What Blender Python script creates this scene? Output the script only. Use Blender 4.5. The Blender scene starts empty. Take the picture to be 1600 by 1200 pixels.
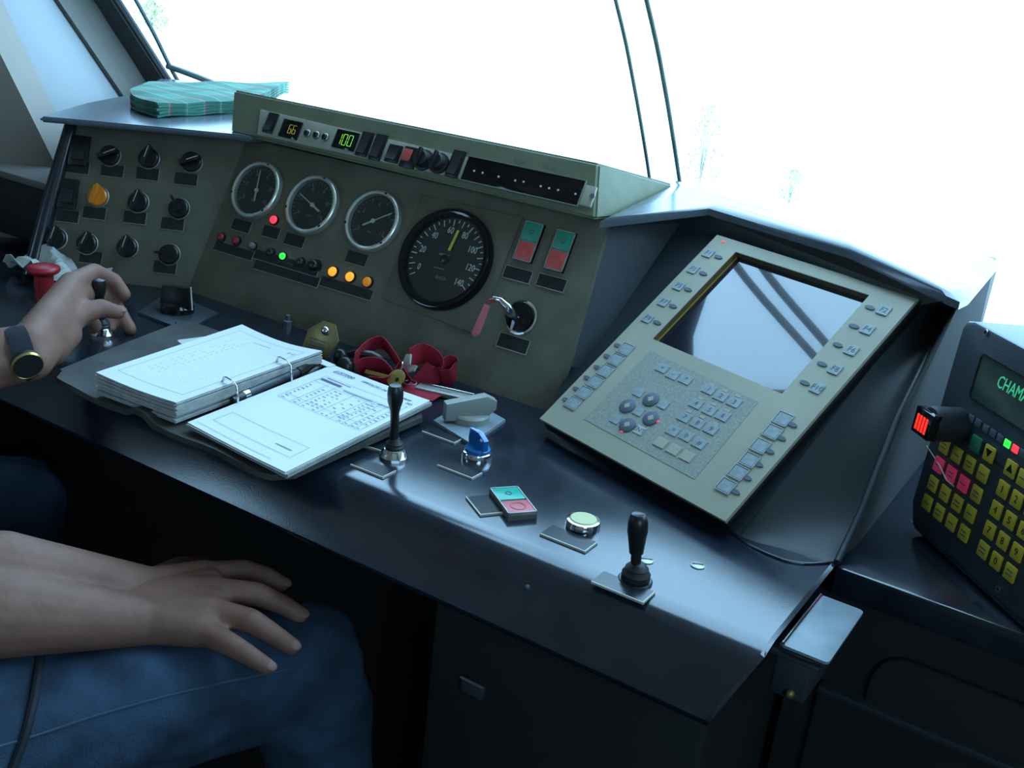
import bpy, bmesh, math, random
from mathutils import Vector as V, Matrix, Euler
random.seed(4)
sc = bpy.context.scene
COL = sc.collection
# ---------------------------------------------------------------- camera, world, exposure
F_PX = 1711.0
def _n(v): return V(v).normalized()
AX = _n((3000, 980, -1711)); AY = _n((1142, -510, 1711)); AY = (AY - AX*AX.dot(AY)).normalized(); AZ = AX.cross(AY)
CAM = V((0, 0, 0.47))
cd = bpy.data.cameras.new('camera'); cam = bpy.data.objects.new('camera', cd); COL.objects.link(cam)
def w_dir(x, y, z): c = V((x, y, z)); return V((AX.dot(c), AY.dot(c), AZ.dot(c)))
r_, u_, b_ = w_dir(1, 0, 0), w_dir(0, -1, 0), w_dir(0, 0, -1)
cam.matrix_world = Matrix(((r_.x, u_.x, b_.x, CAM.x), (r_.y, u_.y, b_.y, CAM.y), (r_.z, u_.z, b_.z, CAM.z), (0, 0, 0, 1)))
cd.sensor_width = 36; cd.lens = F_PX/1600*36; cd.clip_start = 0.02; cd.clip_end = 200
sc.camera = cam
w = bpy.data.worlds.new('daylight'); sc.world = w; w.use_nodes = True
SKY_STRENGTH = 7.5
bg = w.node_tree.nodes['Background']; bg.inputs[0].default_value = (0.38, 0.67, 1.0, 1); bg.inputs[1].default_value = SKY_STRENGTH
sc.view_settings.view_transform = 'Standard'; sc.view_settings.look = 'None'; sc.view_settings.exposure = 0.0
sc.view_settings.gamma = 1.0; sc.view_settings.use_curve_mapping = False
sc.cycles.max_bounces = 10; sc.cycles.transparent_max_bounces = 16; sc.cycles.caustics_reflective = False
sc.cycles.use_denoising = True
def portal(loc, rot, sx, sy):
    l = bpy.data.lights.new('window_portal', 'AREA'); l.shape = 'RECTANGLE'; l.size = sx; l.size_y = sy
    o = bpy.data.objects.new('window_portal', l); o.location = loc; o.rotation_euler = rot; COL.objects.link(o)
    l.cycles.is_portal = True
portal((-.6, 1.30, .7), (math.radians(-68), 0, 0), 2.9, 1.25)
portal((-2.18, -.95, .65), (0, math.radians(-90), 0), .75, .7)
portal((.98, -.6, .65), (0, math.radians(90), 0), .75, 1.2)

# ---------------------------------------------------------------- reading points on real planes
def ray(p): return w_dir(p[0]-800, p[1]-600, F_PX)
def at_z(p, z=0.0): d = ray(p); return CAM + d*((z-CAM.z)/d.z)
def at_plane(p, P0, N): d = ray(p); return CAM + d*((V(P0)-CAM).dot(V(N))/d.dot(V(N)))
def at_dist(p, r): return CAM + ray(p).normalized()*r
class Frame:
    def __init__(s, o, u, v):
        s.o = V(o); s.u = _n(u); v = V(v); s.v = (v - s.u*s.u.dot(v)).normalized(); s.n = s.u.cross(s.v)
    def hit(s, p, off=0.0):
        q = at_plane(p, s.o + s.n*off, s.n) - s.o; return q.dot(s.u), q.dot(s.v)
    def pt(s, a, b, c=0.0): return s.o + s.u*a + s.v*b + s.n*c
    def mat(s, a=0, b=0, c=0, rot=0.0):
        m = Matrix((s.u, s.v, s.n)).transposed().to_4x4(); m.translation = s.pt(a, b, c)
        return m @ Matrix.Rotation(rot, 4, 'Z')
TH = math.radians(62.5); UP = V((0, math.cos(TH), math.sin(TH)))
FP = Frame((0, 1.045, 0), (1, 0, 0), UP)                                        # instrument panel
c30 = math.radians(30); uL = V((math.cos(c30), math.sin(c30), 0)); nL = uL.cross(UP).normalized()
FL = Frame((-1.17, 1.045, 0), uL, nL.cross(uL))                                  # angled knob panel
FS = Frame(at_z((845, 655), .02), (.9504, -.3111, 0), (.2461, .7518, .6118))     # terminal with screen
FR = Frame((-.1349, 1.0432, .0983), (.7092, -.705, -.0058), (.0274, .0194, .9994))  # radio
FD = Frame((0, 0, 0), (1, 0, 0), (0, 1, 0))                                      # desk top

# ---------------------------------------------------------------- materials
def M(name, col, rough=.5, metal=0, bump=0, bscale=200, var=0, vscale=8, emit=0, alpha=1, coat=0, spec=.5, trans=0, col2=None):
    m = bpy.data.materials.new(name); m.use_nodes = True; nt = m.node_tree; b = nt.nodes['Principled BSDF']
    L = nt.links.new
    b.inputs['Base Color'].default_value = (*col, 1); b.inputs['Roughness'].default_value = rough
    b.inputs['Metallic'].default_value = metal; b.inputs['Specular IOR Level'].default_value = spec
    b.inputs['Coat Weight'].default_value = coat; b.inputs['Coat Roughness'].default_value = .08
    b.inputs['Transmission Weight'].default_value = trans
    tc = nt.nodes.new('ShaderNodeTexCoord')
    if var:
        nz = nt.nodes.new('ShaderNodeTexNoise'); nz.inputs['Scale'].default_value = vscale; nz.inputs['Detail'].default_value = 6
        L(tc.outputs['Object'], nz.inputs['Vector'])
        mx = nt.nodes.new('ShaderNodeMix'); mx.data_type = 'RGBA'
        c2 = col2 or tuple(min(1, c*(1+var)) for c in col); c1 = col if col2 else tuple(c*(1-var) for c in col)
        mx.inputs[6].default_value = (*c1, 1); mx.inputs[7].default_value = (*c2, 1)
        rp = nt.nodes.new('ShaderNodeMapRange'); rp.inputs[1].default_value = .35; rp.inputs[2].default_value = .65
        L(nz.outputs[0], rp.inputs[0]); L(rp.outputs[0], mx.inputs[0]); L(mx.outputs[2], b.inputs['Base Color'])
    if bump:
        nb = nt.nodes.new('ShaderNodeTexNoise'); nb.inputs['Scale'].default_value = bscale; nb.inputs['Detail'].default_value = 3
        L(tc.outputs['Object'], nb.inputs['Vector'])
        bp = nt.nodes.new('ShaderNodeBump'); bp.inputs['Strength'].default_value = bump; bp.inputs['Distance'].default_value = .002
        L(nb.outputs[0], bp.inputs['Height']); L(bp.outputs[0], b.inputs['Normal'])
    if emit:
        b.inputs['Emission Color'].default_value = (*col, 1); b.inputs['Emission Strength'].default_value = emit
    if alpha < 1:   # thin clear sheet: straight-through plus mirror reflection
        tr = nt.nodes.new('ShaderNodeBsdfTransparent'); tr.inputs[0].default_value = (*col, 1)
        gl = nt.nodes.new('ShaderNodeBsdfGlossy'); gl.inputs['Roughness'].default_value = rough
        ge = nt.nodes.new('ShaderNodeNewGeometry'); dt = nt.nodes.new('ShaderNodeVectorMath'); dt.operation = 'DOT_PRODUCT'
        L(ge.outputs['Normal'], dt.inputs[0]); L(ge.outputs['Incoming'], dt.inputs[1])
        def mth(op, a, v=None):
            q = nt.nodes.new('ShaderNodeMath'); q.operation = op
            if isinstance(a, (int, float)): q.inputs[0].default_value = a; L(v, q.inputs[1]); return q.outputs[0]
            L(a, q.inputs[0])
            if v is not None: q.inputs[1].default_value = v
            return q.outputs[0]
        f5 = mth('ADD', mth('MULTIPLY', mth('POWER', mth('SUBTRACT', 1.0, mth('ABSOLUTE', dt.outputs['Value'])), 5.0), .96), .035)
        ms = nt.nodes.new('ShaderNodeMixShader'); L(f5, ms.inputs[0]); L(tr.outputs[0], ms.inputs[1]); L(gl.outputs[0], ms.inputs[2])
        L(ms.outputs[0], nt.nodes['Material Output'].inputs[0])
    return m
mt = dict(
    desk=M('desk_paint', (.012, .018, .028), .17, bump=.03, bscale=620, var=.25, vscale=30, spec=.9),
    house=M('housing_paint', (.035, .045, .052), .38, bump=.1, bscale=300, var=.1, vscale=12),
    panel=M('panel_grey', (.135, .122, .085), .65, bump=.12, bscale=500, var=.12, vscale=25, spec=.3),
    hood=M('hood_grey', (.18, .19, .115), .6, bump=.1, bscale=500, var=.08, vscale=20, spec=.3),
    dash=M('dash_paint', (.10, .12, .14), .2, bump=.06, bscale=250, spec=.6),
    strip=M('strip_beige', (.42, .40, .30), .55, bump=.05, bscale=600, var=.08, vscale=30),
    black=M('black_plastic', (.012, .012, .012), .32), blackm=M('black_matt', (.01, .01, .01), .7, bump=.1),
    blackg=M('black_gloss', (.006, .006, .007), .08), rubber=M('black_rubber', (.014, .014, .015), .55, bump=.1, bscale=300),
    chrome=M('chrome', (.75, .76, .78), .12, metal=1), steel=M('brushed_steel', (.34, .36, .38), .42, metal=1, bump=.05, bscale=500),
    dull=M('dull_metal', (.42, .40, .36), .5, metal=.7, var=.15, vscale=60), bezel=M('bezel_metal', (.78, .77, .68), .3, metal=.8, var=.08, vscale=80),
    edge=M('cut_edge', (.50, .47, .40), .45), edged=M('cut_edge_dull', (.24, .22, .18), .5), plate=M('label_dark', (.02, .022, .020), .5, var=.3, vscale=300, spec=.25),
    face=M('dial_black', (.018, .02, .016), .6), ink=M('dial_ink', (.62, .66, .56), .6), inkd=M('dial_ink_dim', (.2, .21, .17), .6),
    glass=M('clear_glass', (.97, .98, .98), .03, alpha=.5), wglass=M('windscreen_glass', (.96, .985, .97), .0, alpha=.5),
    yellow=M('needle_yellow', (.75, .55, .05), .5), needle=M('needle_pale', (.6, .6, .5), .5),
    red=M('red_plastic', (.42, .02, .03), .35), redb=M('red_button', (.62, .09, .07), .4), pinkb=M('coral_button', (.62, .14, .16), .4), greenb=M('green_button', (.03, .30, .19), .4),
    greenl=M('green_button_bright', (.02, .42, .30), .3), lredd=M('lamp_red_unlit', (.28, .03, .035), .25), lred=M('lamp_red_lit', (1, .05, .08), .3, emit=1.0), lgreen=M('lamp_green_lit', (.05, 1, .08), .3, emit=1.0),
    lamber=M('lamp_amber', (.85, .28, .02), .3, emit=.25), lamberl=M('lamp_amber_lit', (1, .42, .03), .3, emit=.9), lclear=M('lamp_clear', (.2, .22, .2), .2), lgrey=M('lamp_dark', (.03, .02, .025), .3),
    orange=M('orange_plastic', (.75, .22, .01), .3, coat=.5), blue=M('blue_plastic', (.01, .14, .42), .12, coat=.6), cream=M('cream_button', (.62, .60, .30), .35),
    grey=M('grey_plastic', (.30, .31, .27), .45), gplate=M('grey_plate', (.22, .26, .29), .4, bump=.05, var=.1, vscale=40),
    bezelp=M('terminal_bezel', (.37, .345, .255), .5, bump=.05, bscale=700, var=.06, vscale=10, spec=.3),
    wornp=M('terminal_worn', (.34, .33, .26), .6, var=.3, vscale=420, col2=(.23, .24, .21)),
    plated=M('label_clear_dark', (.012, .015, .018), .25), keyp=M('key_grey', (.27, .31, .31), .45, var=.12, vscale=300), keyt=M('key_tan', (.40, .35, .27), .5), keyl=M('key_light', (.42, .45, .43), .45),
    symb=M('print_slate', (.09, .11, .14), .6), scr=M('screen_glass', (.012, .012, .02), .02, spec=.9, coat=1.0), brown=M('screen_gasket', (.12, .085, .035), .45), gold=M('gold_edge', (.5, .3, .06), .35),
    paper=M('paper', (.76, .77, .76), .75, bump=.02, bscale=100), paperd=M('paper_edge', (.42, .42, .39), .8, var=.12, vscale=90), print_=M('print_ink', (.13, .14, .22), .8), printl=M('print_ink_light', (.38, .42, .52), .8),
    leather=M('binder_vinyl', (.045, .044, .038), .68, bump=.5, bscale=60, var=.3, vscale=20),
    tag=M('bronze_tag', (.32, .24, .10), .38, metal=.6, var=.1, vscale=60), brass=M('brass', (.62, .42, .12), .3, metal=.8),
    ribbon=M('red_ribbon', (.38, .012, .03), .8, bump=.3, bscale=900), tissue=M('tissue', (.62, .63, .58), .9, bump=.2, bscale=60), ptag=M('red_tag', (.55, .13, .15), .5),
    radio=M('radio_case', (.035, .05, .062), .4, bump=.1, bscale=400, var=.1, vscale=15), rkey=M('yellow_key', (.62, .44, .03), .45), rpink=M('pink_key', (.72, .05, .12), .4, emit=.15), rgreen=M('green_key', (.02, .24, .10), .45),
    lcd=M('lcd_window', (.05, .085, .075), .12, spec=.7), lcdt=M('lcd_text', (.08, .75, .35), .4, emit=.35), led7=M('seven_segment', (.30, .9, .08), .4, emit=.45), led7y=M('seven_segment_amber', (.7, .55, .05), .4, emit=.2),
    redbar=M('red_bar', (1, .03, .02), .4, emit=1.2), skin=M('skin', (.24, .115, .08), .6, bump=.25, bscale=160, var=.12, vscale=30, spec=.35), nail=M('nail', (.26, .13, .095), .6),
    jeans=M('denim', (.022, .048, .085), .9, bump=.5, bscale=500, var=.35, vscale=22), jeansd=M('dark_trouser', (.03, .045, .08), .9, bump=.4, bscale=500), seamt=M('denim_seam', (.05, .09, .14), .9), shirt=M('shirt', (.12, .14, .18), .9), hair=M('hair', (.03, .02, .015), .8),
    wall=M('cab_wall', (.23, .19, .15), .7, bump=.05, var=.05), walll=M('pillar_cover', (.23, .245, .25), .6), trough=M('trough_paint', (.022, .026, .028), .42, bump=.05, bscale=500, spec=.4), cheek=M('cheek_matt', (.06, .062, .062), .8, bump=.2, bscale=300, spec=.2), taupe=M('pillar_trim', (.14, .13, .11), .7), ceil=M('cab_ceiling', (.36, .29, .21), .8), floor=M('cab_floor', (.03, .027, .025), .8, bump=.2),
    gasket=M('gasket', (.02, .02, .02), .6), seat=M('seat_cloth', (.04, .045, .05), .9, bump=.4, bscale=500), wiper=M('wiper_metal', (.05, .085, .08), .5),
    ground=M('outdoor_ground', (.75, .76, .70), .9, var=.1, vscale=.5), leaf=M('foliage', (.40, .42, .20), .8, var=.25, vscale=3), bark=M('bark', (.32, .28, .22), .9), strap=M('dark_strap', (.012, .014, .02), .8),
    ledge=M('side_ledge', (.16, .14, .12), .7))
def plaid():
    m = M('plaid_cloth', (.2, .5, .4), .9, bump=.3, bscale=500); nt = m.node_tree; b = nt.nodes['Principled BSDF']; L = nt.links.new
    tc = nt.nodes.new('ShaderNodeTexCoord'); prev = None
    def band(axis, scale, thr, col):
        nonlocal prev
        sx = nt.nodes.new('ShaderNodeSeparateXYZ'); L(tc.outputs['Object'], sx.inputs[0])
        a = nt.nodes.new('ShaderNodeMath'); a.operation = 'MULTIPLY'; a.inputs[1].default_value = scale; L(sx.outputs[axis], a.inputs[0])
        f = nt.nodes.new('ShaderNodeMath'); f.operation = 'FRACT'; L(a.outputs[0], f.inputs[0])
        g = nt.nodes.new('ShaderNodeMath'); g.operation = 'LESS_THAN'; g.inputs[1].default_value = thr; L(f.outputs[0], g.inputs[0])
        h = nt.nodes.new('ShaderNodeMath'); h.operation = 'MULTIPLY'; h.inputs[1].default_value = .6; L(g.outputs[0], h.inputs[0])
        mx = nt.nodes.new('ShaderNodeMix'); mx.data_type = 'RGBA'; L(h.outputs[0], mx.inputs[0]); mx.inputs[7].default_value = (*col, 1)
        if prev: L(prev, mx.inputs[6])
        else: mx.inputs[6].default_value = (.07, .24, .17, 1)
        prev = mx.outputs[2]
    band(0, 14, .45, (.03, .13, .09)); band(1, 14, .45, (.03, .13, .09)); band(0, 14, .1, (.25, .10, .12)); band(1, 14, .1, (.25, .10, .12)); band(1, 28, .07, (.30, .38, .32))
    L(prev, b.inputs['Base Color']); return m
mt['plaid'] = plaid()

# ---------------------------------------------------------------- mesh helpers
I4 = Matrix.Identity(4)
class B:
    def __init__(s): s.b = bmesh.new()
    def _x(s, vs, m):
        if m is not None: bmesh.ops.transform(s.b, matrix=m, verts=vs)
    def box(s, x0, x1, y0, y1, z0, z1, bev=0, seg=2, m=None):
        t = bmesh.new(); bmesh.ops.create_cube(t, size=1)
        for v in t.verts: v.co = V(((x0+x1)/2+v.co.x*(x1-x0), (y0+y1)/2+v.co.y*(y1-y0), (z0+z1)/2+v.co.z*(z1-z0)))
        if bev: bmesh.ops.bevel(t, geom=t.edges[:], offset=bev, segments=seg, affect='EDGES', profile=.5)
        return s.add(t, m)
    def add(s, t, m=None):
        if m is not None: bmesh.ops.transform(t, matrix=m, verts=t.verts)
        me = bpy.data.meshes.new('t'); t.to_mesh(me); t.free(); s.b.from_mesh(me); bpy.data.meshes.remove(me); return s
    def lathe(s, prof, n=32, m=None, cap=True):
        t = bmesh.new(); rings = []
        for r, z in prof:
            rings.append([t.verts.new((r*math.cos(2*math.pi*k/n), r*math.sin(2*math.pi*k/n), z)) for k in range(n)])
        for a, b in zip(rings, rings[1:]):
            for k in range(n): t.faces.new((a[k], a[(k+1) % n], b[(k+1) % n], b[k]))
        if cap:
            if prof[0][0] > 1e-6: t.faces.new(list(reversed(rings[0])))
            if prof[-1][0] > 1e-6: t.faces.new(rings[-1])
        bmesh.ops.remove_doubles(t, verts=t.verts, dist=1e-7)
        return s.add(t, m)
    def tube(s, pts, r, n=8, closed=False, m=None):
        pts = [V(p) for p in pts]; t = bmesh.new(); rings = []; N = len(pts)
        rr = r if isinstance(r, (list, tuple)) else [r]*N; nrm = None
        for i, p in enumerate(pts):
            d = (pts[(i+1) % N]-pts[i-1]) if closed or 0 < i < N-1 else (pts[1]-pts[0] if i == 0 else pts[-1]-pts[-2])
            d.normalize()
            if nrm is None: nrm = d.orthogonal().normalized()
            nrm = (nrm - d*nrm.dot(d)).normalized(); bn = d.cross(nrm)
            rings.append([t.verts.new(p + (nrm*math.cos(2*math.pi*k/n) + bn*math.sin(2*math.pi*k/n))*rr[i]) for k in range(n)])
        prs = list(zip(rings, rings[1:])) + ([(rings[-1], rings[0])] if closed else [])
        for a, b in prs:
            for k in range(n): t.faces.new((a[k], a[(k+1) % n], b[(k+1) % n], b[k]))
        if not closed: t.faces.new(list(reversed(rings[0]))); t.faces.new(rings[-1])
        return s.add(t, m)
    def prism(s, poly, z0, z1, m=None, bev=0):
        t = bmesh.new(); a = [t.verts.new((x, y, z0)) for x, y in poly]; b = [t.verts.new((x, y, z1)) for x, y in poly]; n = len(poly)
        t.faces.new(list(reversed(a))); top = t.faces.new(b)
        for k in range(n): t.faces.new((a[k], a[(k+1) % n], b[(k+1) % n], b[k]))
        if bev: bmesh.ops.bevel(t, geom=list(top.edges), offset=bev, segments=2, affect='EDGES', profile=.5)
        bmesh.ops.recalc_face_normals(t, faces=t.faces)
        return s.add(t, m)
    def poly(s, pts, th, m=None):   # flat or slightly bent plate from 3D points, thickened along -normal
        t = bmesh.new(); pts = [V(p) for p in pts]; n = V((0, 0, 0))
        for i in range(len(pts)): n += pts[i].cross(pts[(i+1) % len(pts)])
        n = V(((pts[1]-pts[0]).cross(pts[2]-pts[0]))) if n.length < 1e-9 else n
        c = sum(pts, V((0, 0, 0)))/len(pts); n = V((0, 0, 0))
        for i in range(len(pts)): n += (pts[i]-c).cross(pts[(i+1) % len(pts)]-c)
        n.normalize()
        a = [t.verts.new(p) for p in pts]; b = [t.verts.new(p-n*th) for p in pts]; k = len(pts)
        t.faces.new(a); t.faces.new(list(reversed(b)))
        for i in range(k): t.faces.new((a[i], b[i], b[(i+1) % k], a[(i+1) % k]))
        return s.add(t, m)
    def grid(s, rows, th=0, m=None):   # rows of 3D points
        t = bmesh.new(); R = [[t.verts.new(V(p)) for p in r] for r in rows]; fs = []
        for a, b in zip(R, R[1:]):
            for k in range(len(a)-1): fs.append(t.faces.new((a[k], a[k+1], b[k+1], b[k])))
        if th:
            bmesh.ops.recalc_face_normals(t, faces=t.faces)
            bmesh.ops.solidify(t, geom=t.faces[:], thickness=th)
        return s.add(t, m)
    def ball(s, c, r, m=None, seg=16):
        t = bmesh.new(); bmesh.ops.create_uvsphere(t, u_segments=seg, v_segments=max(6, seg//2), radius=1)
        r = (r, r, r) if not isinstance(r, (tuple, list)) else r
        for v in t.verts: v.co = V((c[0]+v.co.x*r[0], c[1]+v.co.y*r[1], c[2]+v.co.z*r[2]))
        return s.add(t, m)
    def done(s, name, mat, parent=None, mw=None, ang=35, label=None, kind=None):
        me = bpy.data.meshes.new(name); s.b.to_mesh(me); s.b.free(); return link(name, me, mat, parent, mw, ang, label, kind)
def link(name, me, mat, parent=None, mw=None, ang=35, label=None, kind=None):
    if mat is not None: me.materials.clear(); me.materials.append(mt[mat] if isinstance(mat, str) else mat)
    for p in me.polygons: p.use_smooth = True
    try: me.set_sharp_from_angle(angle=math.radians(ang))
    except Exception: pass
    o = bpy.data.objects.new(name, me); COL.objects.link(o)
    if parent is not None: o.parent = parent
    if mw is not None: o.matrix_local = mw
    if label: o['label'] = label
    if kind: o['kind'] = kind
    return o
def thing(name, label, cat, mw=None, group=None):
    o = bpy.data.objects.new(name, None); o.empty_display_size = .01; COL.objects.link(o)
    if mw is not None: o.matrix_world = mw
    o['label'] = label; o['category'] = cat
    if group: o['group'] = group
    return o
def tag(o, label, cat, group=None):
    o['label'] = label; o['category'] = cat
    if group: o['group'] = group
    return o
def struct(o): o['kind'] = 'structure'; return o
_txt = {}
def text(name, s, size, mat, parent=None, mw=None, th=.0002, shear=0, align='CENTER', squeeze=1.0):
    key = (s, size, th, shear, align, squeeze)
    if key not in _txt:
        cu = bpy.data.curves.new('t', 'FONT'); cu.body = s; cu.size = size; cu.align_x = align; cu.align_y = 'CENTER'; cu.extrude = th; cu.shear = shear; cu.resolution_u = 2
        o = bpy.data.objects.new('t', cu); COL.objects.link(o); dg = bpy.context.evaluated_depsgraph_get()
        me = bpy.data.meshes.new_from_object(o.evaluated_get(dg)); bpy.data.objects.remove(o); bpy.data.curves.remove(cu)
        if squeeze != 1: me.transform(Matrix.Diagonal((squeeze, 1, 1, 1)))
        _txt[key] = me
    return link(name, _txt[key].copy(), mat, parent, mw)
def T(x, y, z=0, rz=0): return Matrix.Translation((x, y, z)) @ Matrix.Rotation(rz, 4, 'Z')
def circ(cx, cy, r, n=24, a0=0, a1=2*math.pi, ry=None):
    ry = ry or r
    return [(cx+r*math.cos(a0+(a1-a0)*k/n), cy+ry*math.sin(a0+(a1-a0)*k/n)) for k in range(n+(0 if a1-a0 > 6.28 else 1))]
def rrect(x0, x1, y0, y1, r, n=5):
    o = []
    for cx, cy, a in ((x1-r, y1-r, 0), (x0+r, y1-r, 90), (x0+r, y0+r, 180), (x1-r, y0+r, 270)):
        o += [(cx+r*math.cos(math.radians(a+90*k/n)), cy+r*math.sin(math.radians(a+90*k/n))) for k in range(n+1)]
    return o

# ================================================================= SETTING
WT = .404                                               # windscreen rake
def ws(x, z, off=0): return V((x, 1.5-WT*(z-.2)+off, z))
XL, XR, ZF, ZC, YB = -2.2, 1.0, -.78, 1.3, -1.5
def quadbox(name, x0, x1, y0, y1, z0, z1, mat): b = B(); b.box(x0, x1, y0, y1, z0, z1); return struct(b.done(name, mat))
quadbox('floor', XL, XR, YB, 1.5, ZF-.05, ZF, 'floor')
quadbox('ceiling', XL, XR, YB, 1.12, ZC, ZC+.05, 'ceil')
quadbox('wall_back', XL, XR, YB-.05, YB, ZF, ZC, 'wall')
def side_wall(name, x0, x1, wy0, wy1, wz0, wz1):
    b = B(); b.box(x0, x1, YB, wy0, ZF, ZC); b.box(x0, x1, wy1, 1.5, ZF, ZC); b.box(x0, x1, wy0, wy1, ZF, wz0); b.box(x0, x1, wy0, wy1, wz1, ZC)
    return struct(b.done(name, 'wall'))
side_wall('wall_left', XL-.05, XL, -1.3, -.6, .28, 1.05); side_wall('wall_right', XR, XR+.05, -1.2, 0, .28, 1.05)
b = B(); b.box(XL, -.2, 1.5, 1.55, ZF, .19); b.box(-.2, XR, 1.5, 1.55, ZF, .10); b.box(-.2, XR, 1.46, 1.5, .085, .10, .004); struct(b.done('wall_front', 'wall'))
b = B(); b.poly([ws(XL, .10), ws(XR, .10), ws(XR, 1.3), ws(XL, 1.3)], .006); struct(b.done('window_1', 'wglass'))
for i, (x, y0, y1) in enumerate(((XL-.03, -1.3, -.6), (XR+.03, -1.2, 0))):
    b = B(); b.box(x-.003, x+.003, y0, y1, .28, 1.05); struct(b.done('window_%d' % (i+2), 'wglass'))
# left corner pillar: sloping bands between windscreen and side wall
def col_line(p0, p1, y0, y1, k=5):
    a = at_plane(p0, (0, y0, 0), (0, 1, 0)); c = at_plane(p1, (0, y1, 0), (0, 1, 0)); return [a.lerp(c, t/(k-1)) for t in [-3]+list(range(k))+[k, k+1]] if False else [a + (c-a)*t for t in (-4, -2, -1, 0, .5, 1, 1.6, 2.2)]
l0 = col_line((181, 0), (263, 129), 1.43, 1.485); l1 = col_line((150, 0), (238, 140), 1.42, 1.475); l2 = col_line((112, 0), (205, 150), 1.38, 1.43); l2b = col_line((84, 0), (186, 150), 1.34, 1.40)
l3 = col_line((2, 20), (108, 240), 1.15, 1.18); l4 = col_line((-40, 20), (70, 240), 1.05, 1.08); l5 = col_line((-330, 20), (-220, 240), .85, .9)
b = B(); b.tube(l0, .009, 8); b.grid([l0, l1], .012); struct(b.done('trim_1', 'gasket'))
b = B(); b.grid([l1, l2, [p.lerp(q, .5)+V((0, .012, 0)) for p, q in zip(l2, l2b)], l2b], .01); struct(b.done('trim_2', 'taupe', ang=60))
b = B(); b.grid([l2b, [p.lerp(q, .3)+V((.02, -.0, 0)) for p, q in zip(l2b, l3)], [p.lerp(q, .7)+V((.02, -.0, 0)) for p, q in zip(l2b, l3)], l3], .01); struct(b.done('trim_3', 'walll', ang=80))
b = B(); b.grid([l3, l4, l5], .01); struct(b.done('trim_4', 'wall', ang=60))
# outside
b = B(); b.box(-60, 60, 2, 120, -2.3, -2.2); struct(b.done('ground', 'ground'))

def bush(px_, w_px, h_px, label, seed):
    g = at_z(px_, -2.2); d = (g-CAM).length; W_, H_ = w_px*d/F_PX, h_px*d/F_PX; rnd = random.Random(seed); b = B(); t = bmesh.new()
    for k in range(420):
        a = rnd.uniform(0, 6.28); q = rnd.random()**.5; z = rnd.uniform(.05, 1); r = W_/2*q*math.sqrt(max(.05, 1-(z*1.6-.6)**2 if z > .4 else .9)); c = V((r*math.cos(a), r*math.sin(a), z*H_)); s_ = W_*rnd.uniform(.03, .07)
        ax = V((rnd.gauss(0, 1), rnd.gauss(0, 1), rnd.gauss(0, 1))).normalized(); bx_ = ax.orthogonal().normalized()
        t.faces.new([t.verts.new(c+ax*s_), t.verts.new(c+bx_*s_*.5), t.verts.new(c-ax*s_), t.verts.new(c-bx_*s_*.5)])
    b.add(t); o = thing('bush', label, 'bush', Matrix.Translation(g), 'sunlit bushes outside the windscreen'); b.done('foliage', 'leaf', o, kind='stuff')
    b = B()
    for k in range(5): a = k*1.26; b.tube([(0, 0, -.05), (W_*.06*math.cos(a), W_*.06*math.sin(a), H_*.4), (W_*.2*math.cos(a), W_*.2*math.sin(a), H_*.8)], [W_*.02, W_*.014, W_*.006], 6)
    b.done('stems', 'bark', o)
bush((1092, 290), 60, 120, 'pale sunlit bush just right of the two wiper arms', 1); bush((1232, 318), 40, 50, 'small pale bush above the middle of the terminal hood', 2); bush((238, 48), 50, 40, 'pale bush beside the left corner pillar', 3)

# ================================================================= CONTROL DESK
desk = thing('control_desk', 'long dark blue-grey driving console carrying the gauges, levers and terminal', 'control desk')
XE = -.184
def yz_sweep(name, prof, x0, x1, mat, endr=0, ang=40):
    b = B(); rows = []
    xs = [x0, x1] if not endr else [x0, x1-endr, x1-endr*.55, x1-endr*.22, x1-endr*.05, x1]
    for (y, z, k) in prof: rows.append([(x - 0, y, z) for x in xs])
    return rows
prof = [(1.10, -.0), (.95, 0), (.765, 0), (.752, -.0012), (.743, -.0045), (.737, -.010), (.722, -.028), (.708, -.047), (.704, -.053), (.706, -.059), (.715, -.064), (.76, -.075), (.80, -.08)]
b = B(); rows = []
xs = [-1.95, -1.5, -1.2, -1.0, -.8, -.6, -.4, -.25, XE]
for (y, z) in prof:
    sh = max(0, -z-.004)*.42       # the end of the nose curves away to the left
    rows.append([(x if x < XE else XE-sh, y, z) for x in xs])
b.grid(rows); fascia = b.done('desk_top', 'desk', desk, ang=50)
b = B(); b.poly([(XE, 1.10, 0), (XE, .765, 0), (XE-.0, .743, -.0045), (XE-.01, .722, -.028), (XE-.02, .706, -.05), (XE-.025, .715, -.064), (XE-.03, .80, -.08), (XE-.03, 1.1, -.08)], .004)
b.poly([(-1.95, .80, -.08), (XE-.03, .80, -.08), (XE-.03, 1.2, -.08), (-1.95, 1.2, -.08)], .002); b.done('end_cap', 'desk', desk)
b = B(); b.box(-.50, -.215, .745, 1.3, -.77, -.079, .012); b.done('pedestal', 'blackm', desk)
b = B(); b.box(-1.95, -.5, 1.18, 1.2, -.77, -.085); b.box(-1.95, -1.75, .8, 1.2, -.77, -.085); b.done('knee_board', 'blackm', desk)
b = B(); b.box(-.455, -.43, .738, .746, -.165, -.150, .002); b.done('latch', 'house', desk)
b = B(); b.box(-.4555, -.43, .737, .739, -.150, -.1488); b.done('latch_edge', 'edged', desk)
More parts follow.
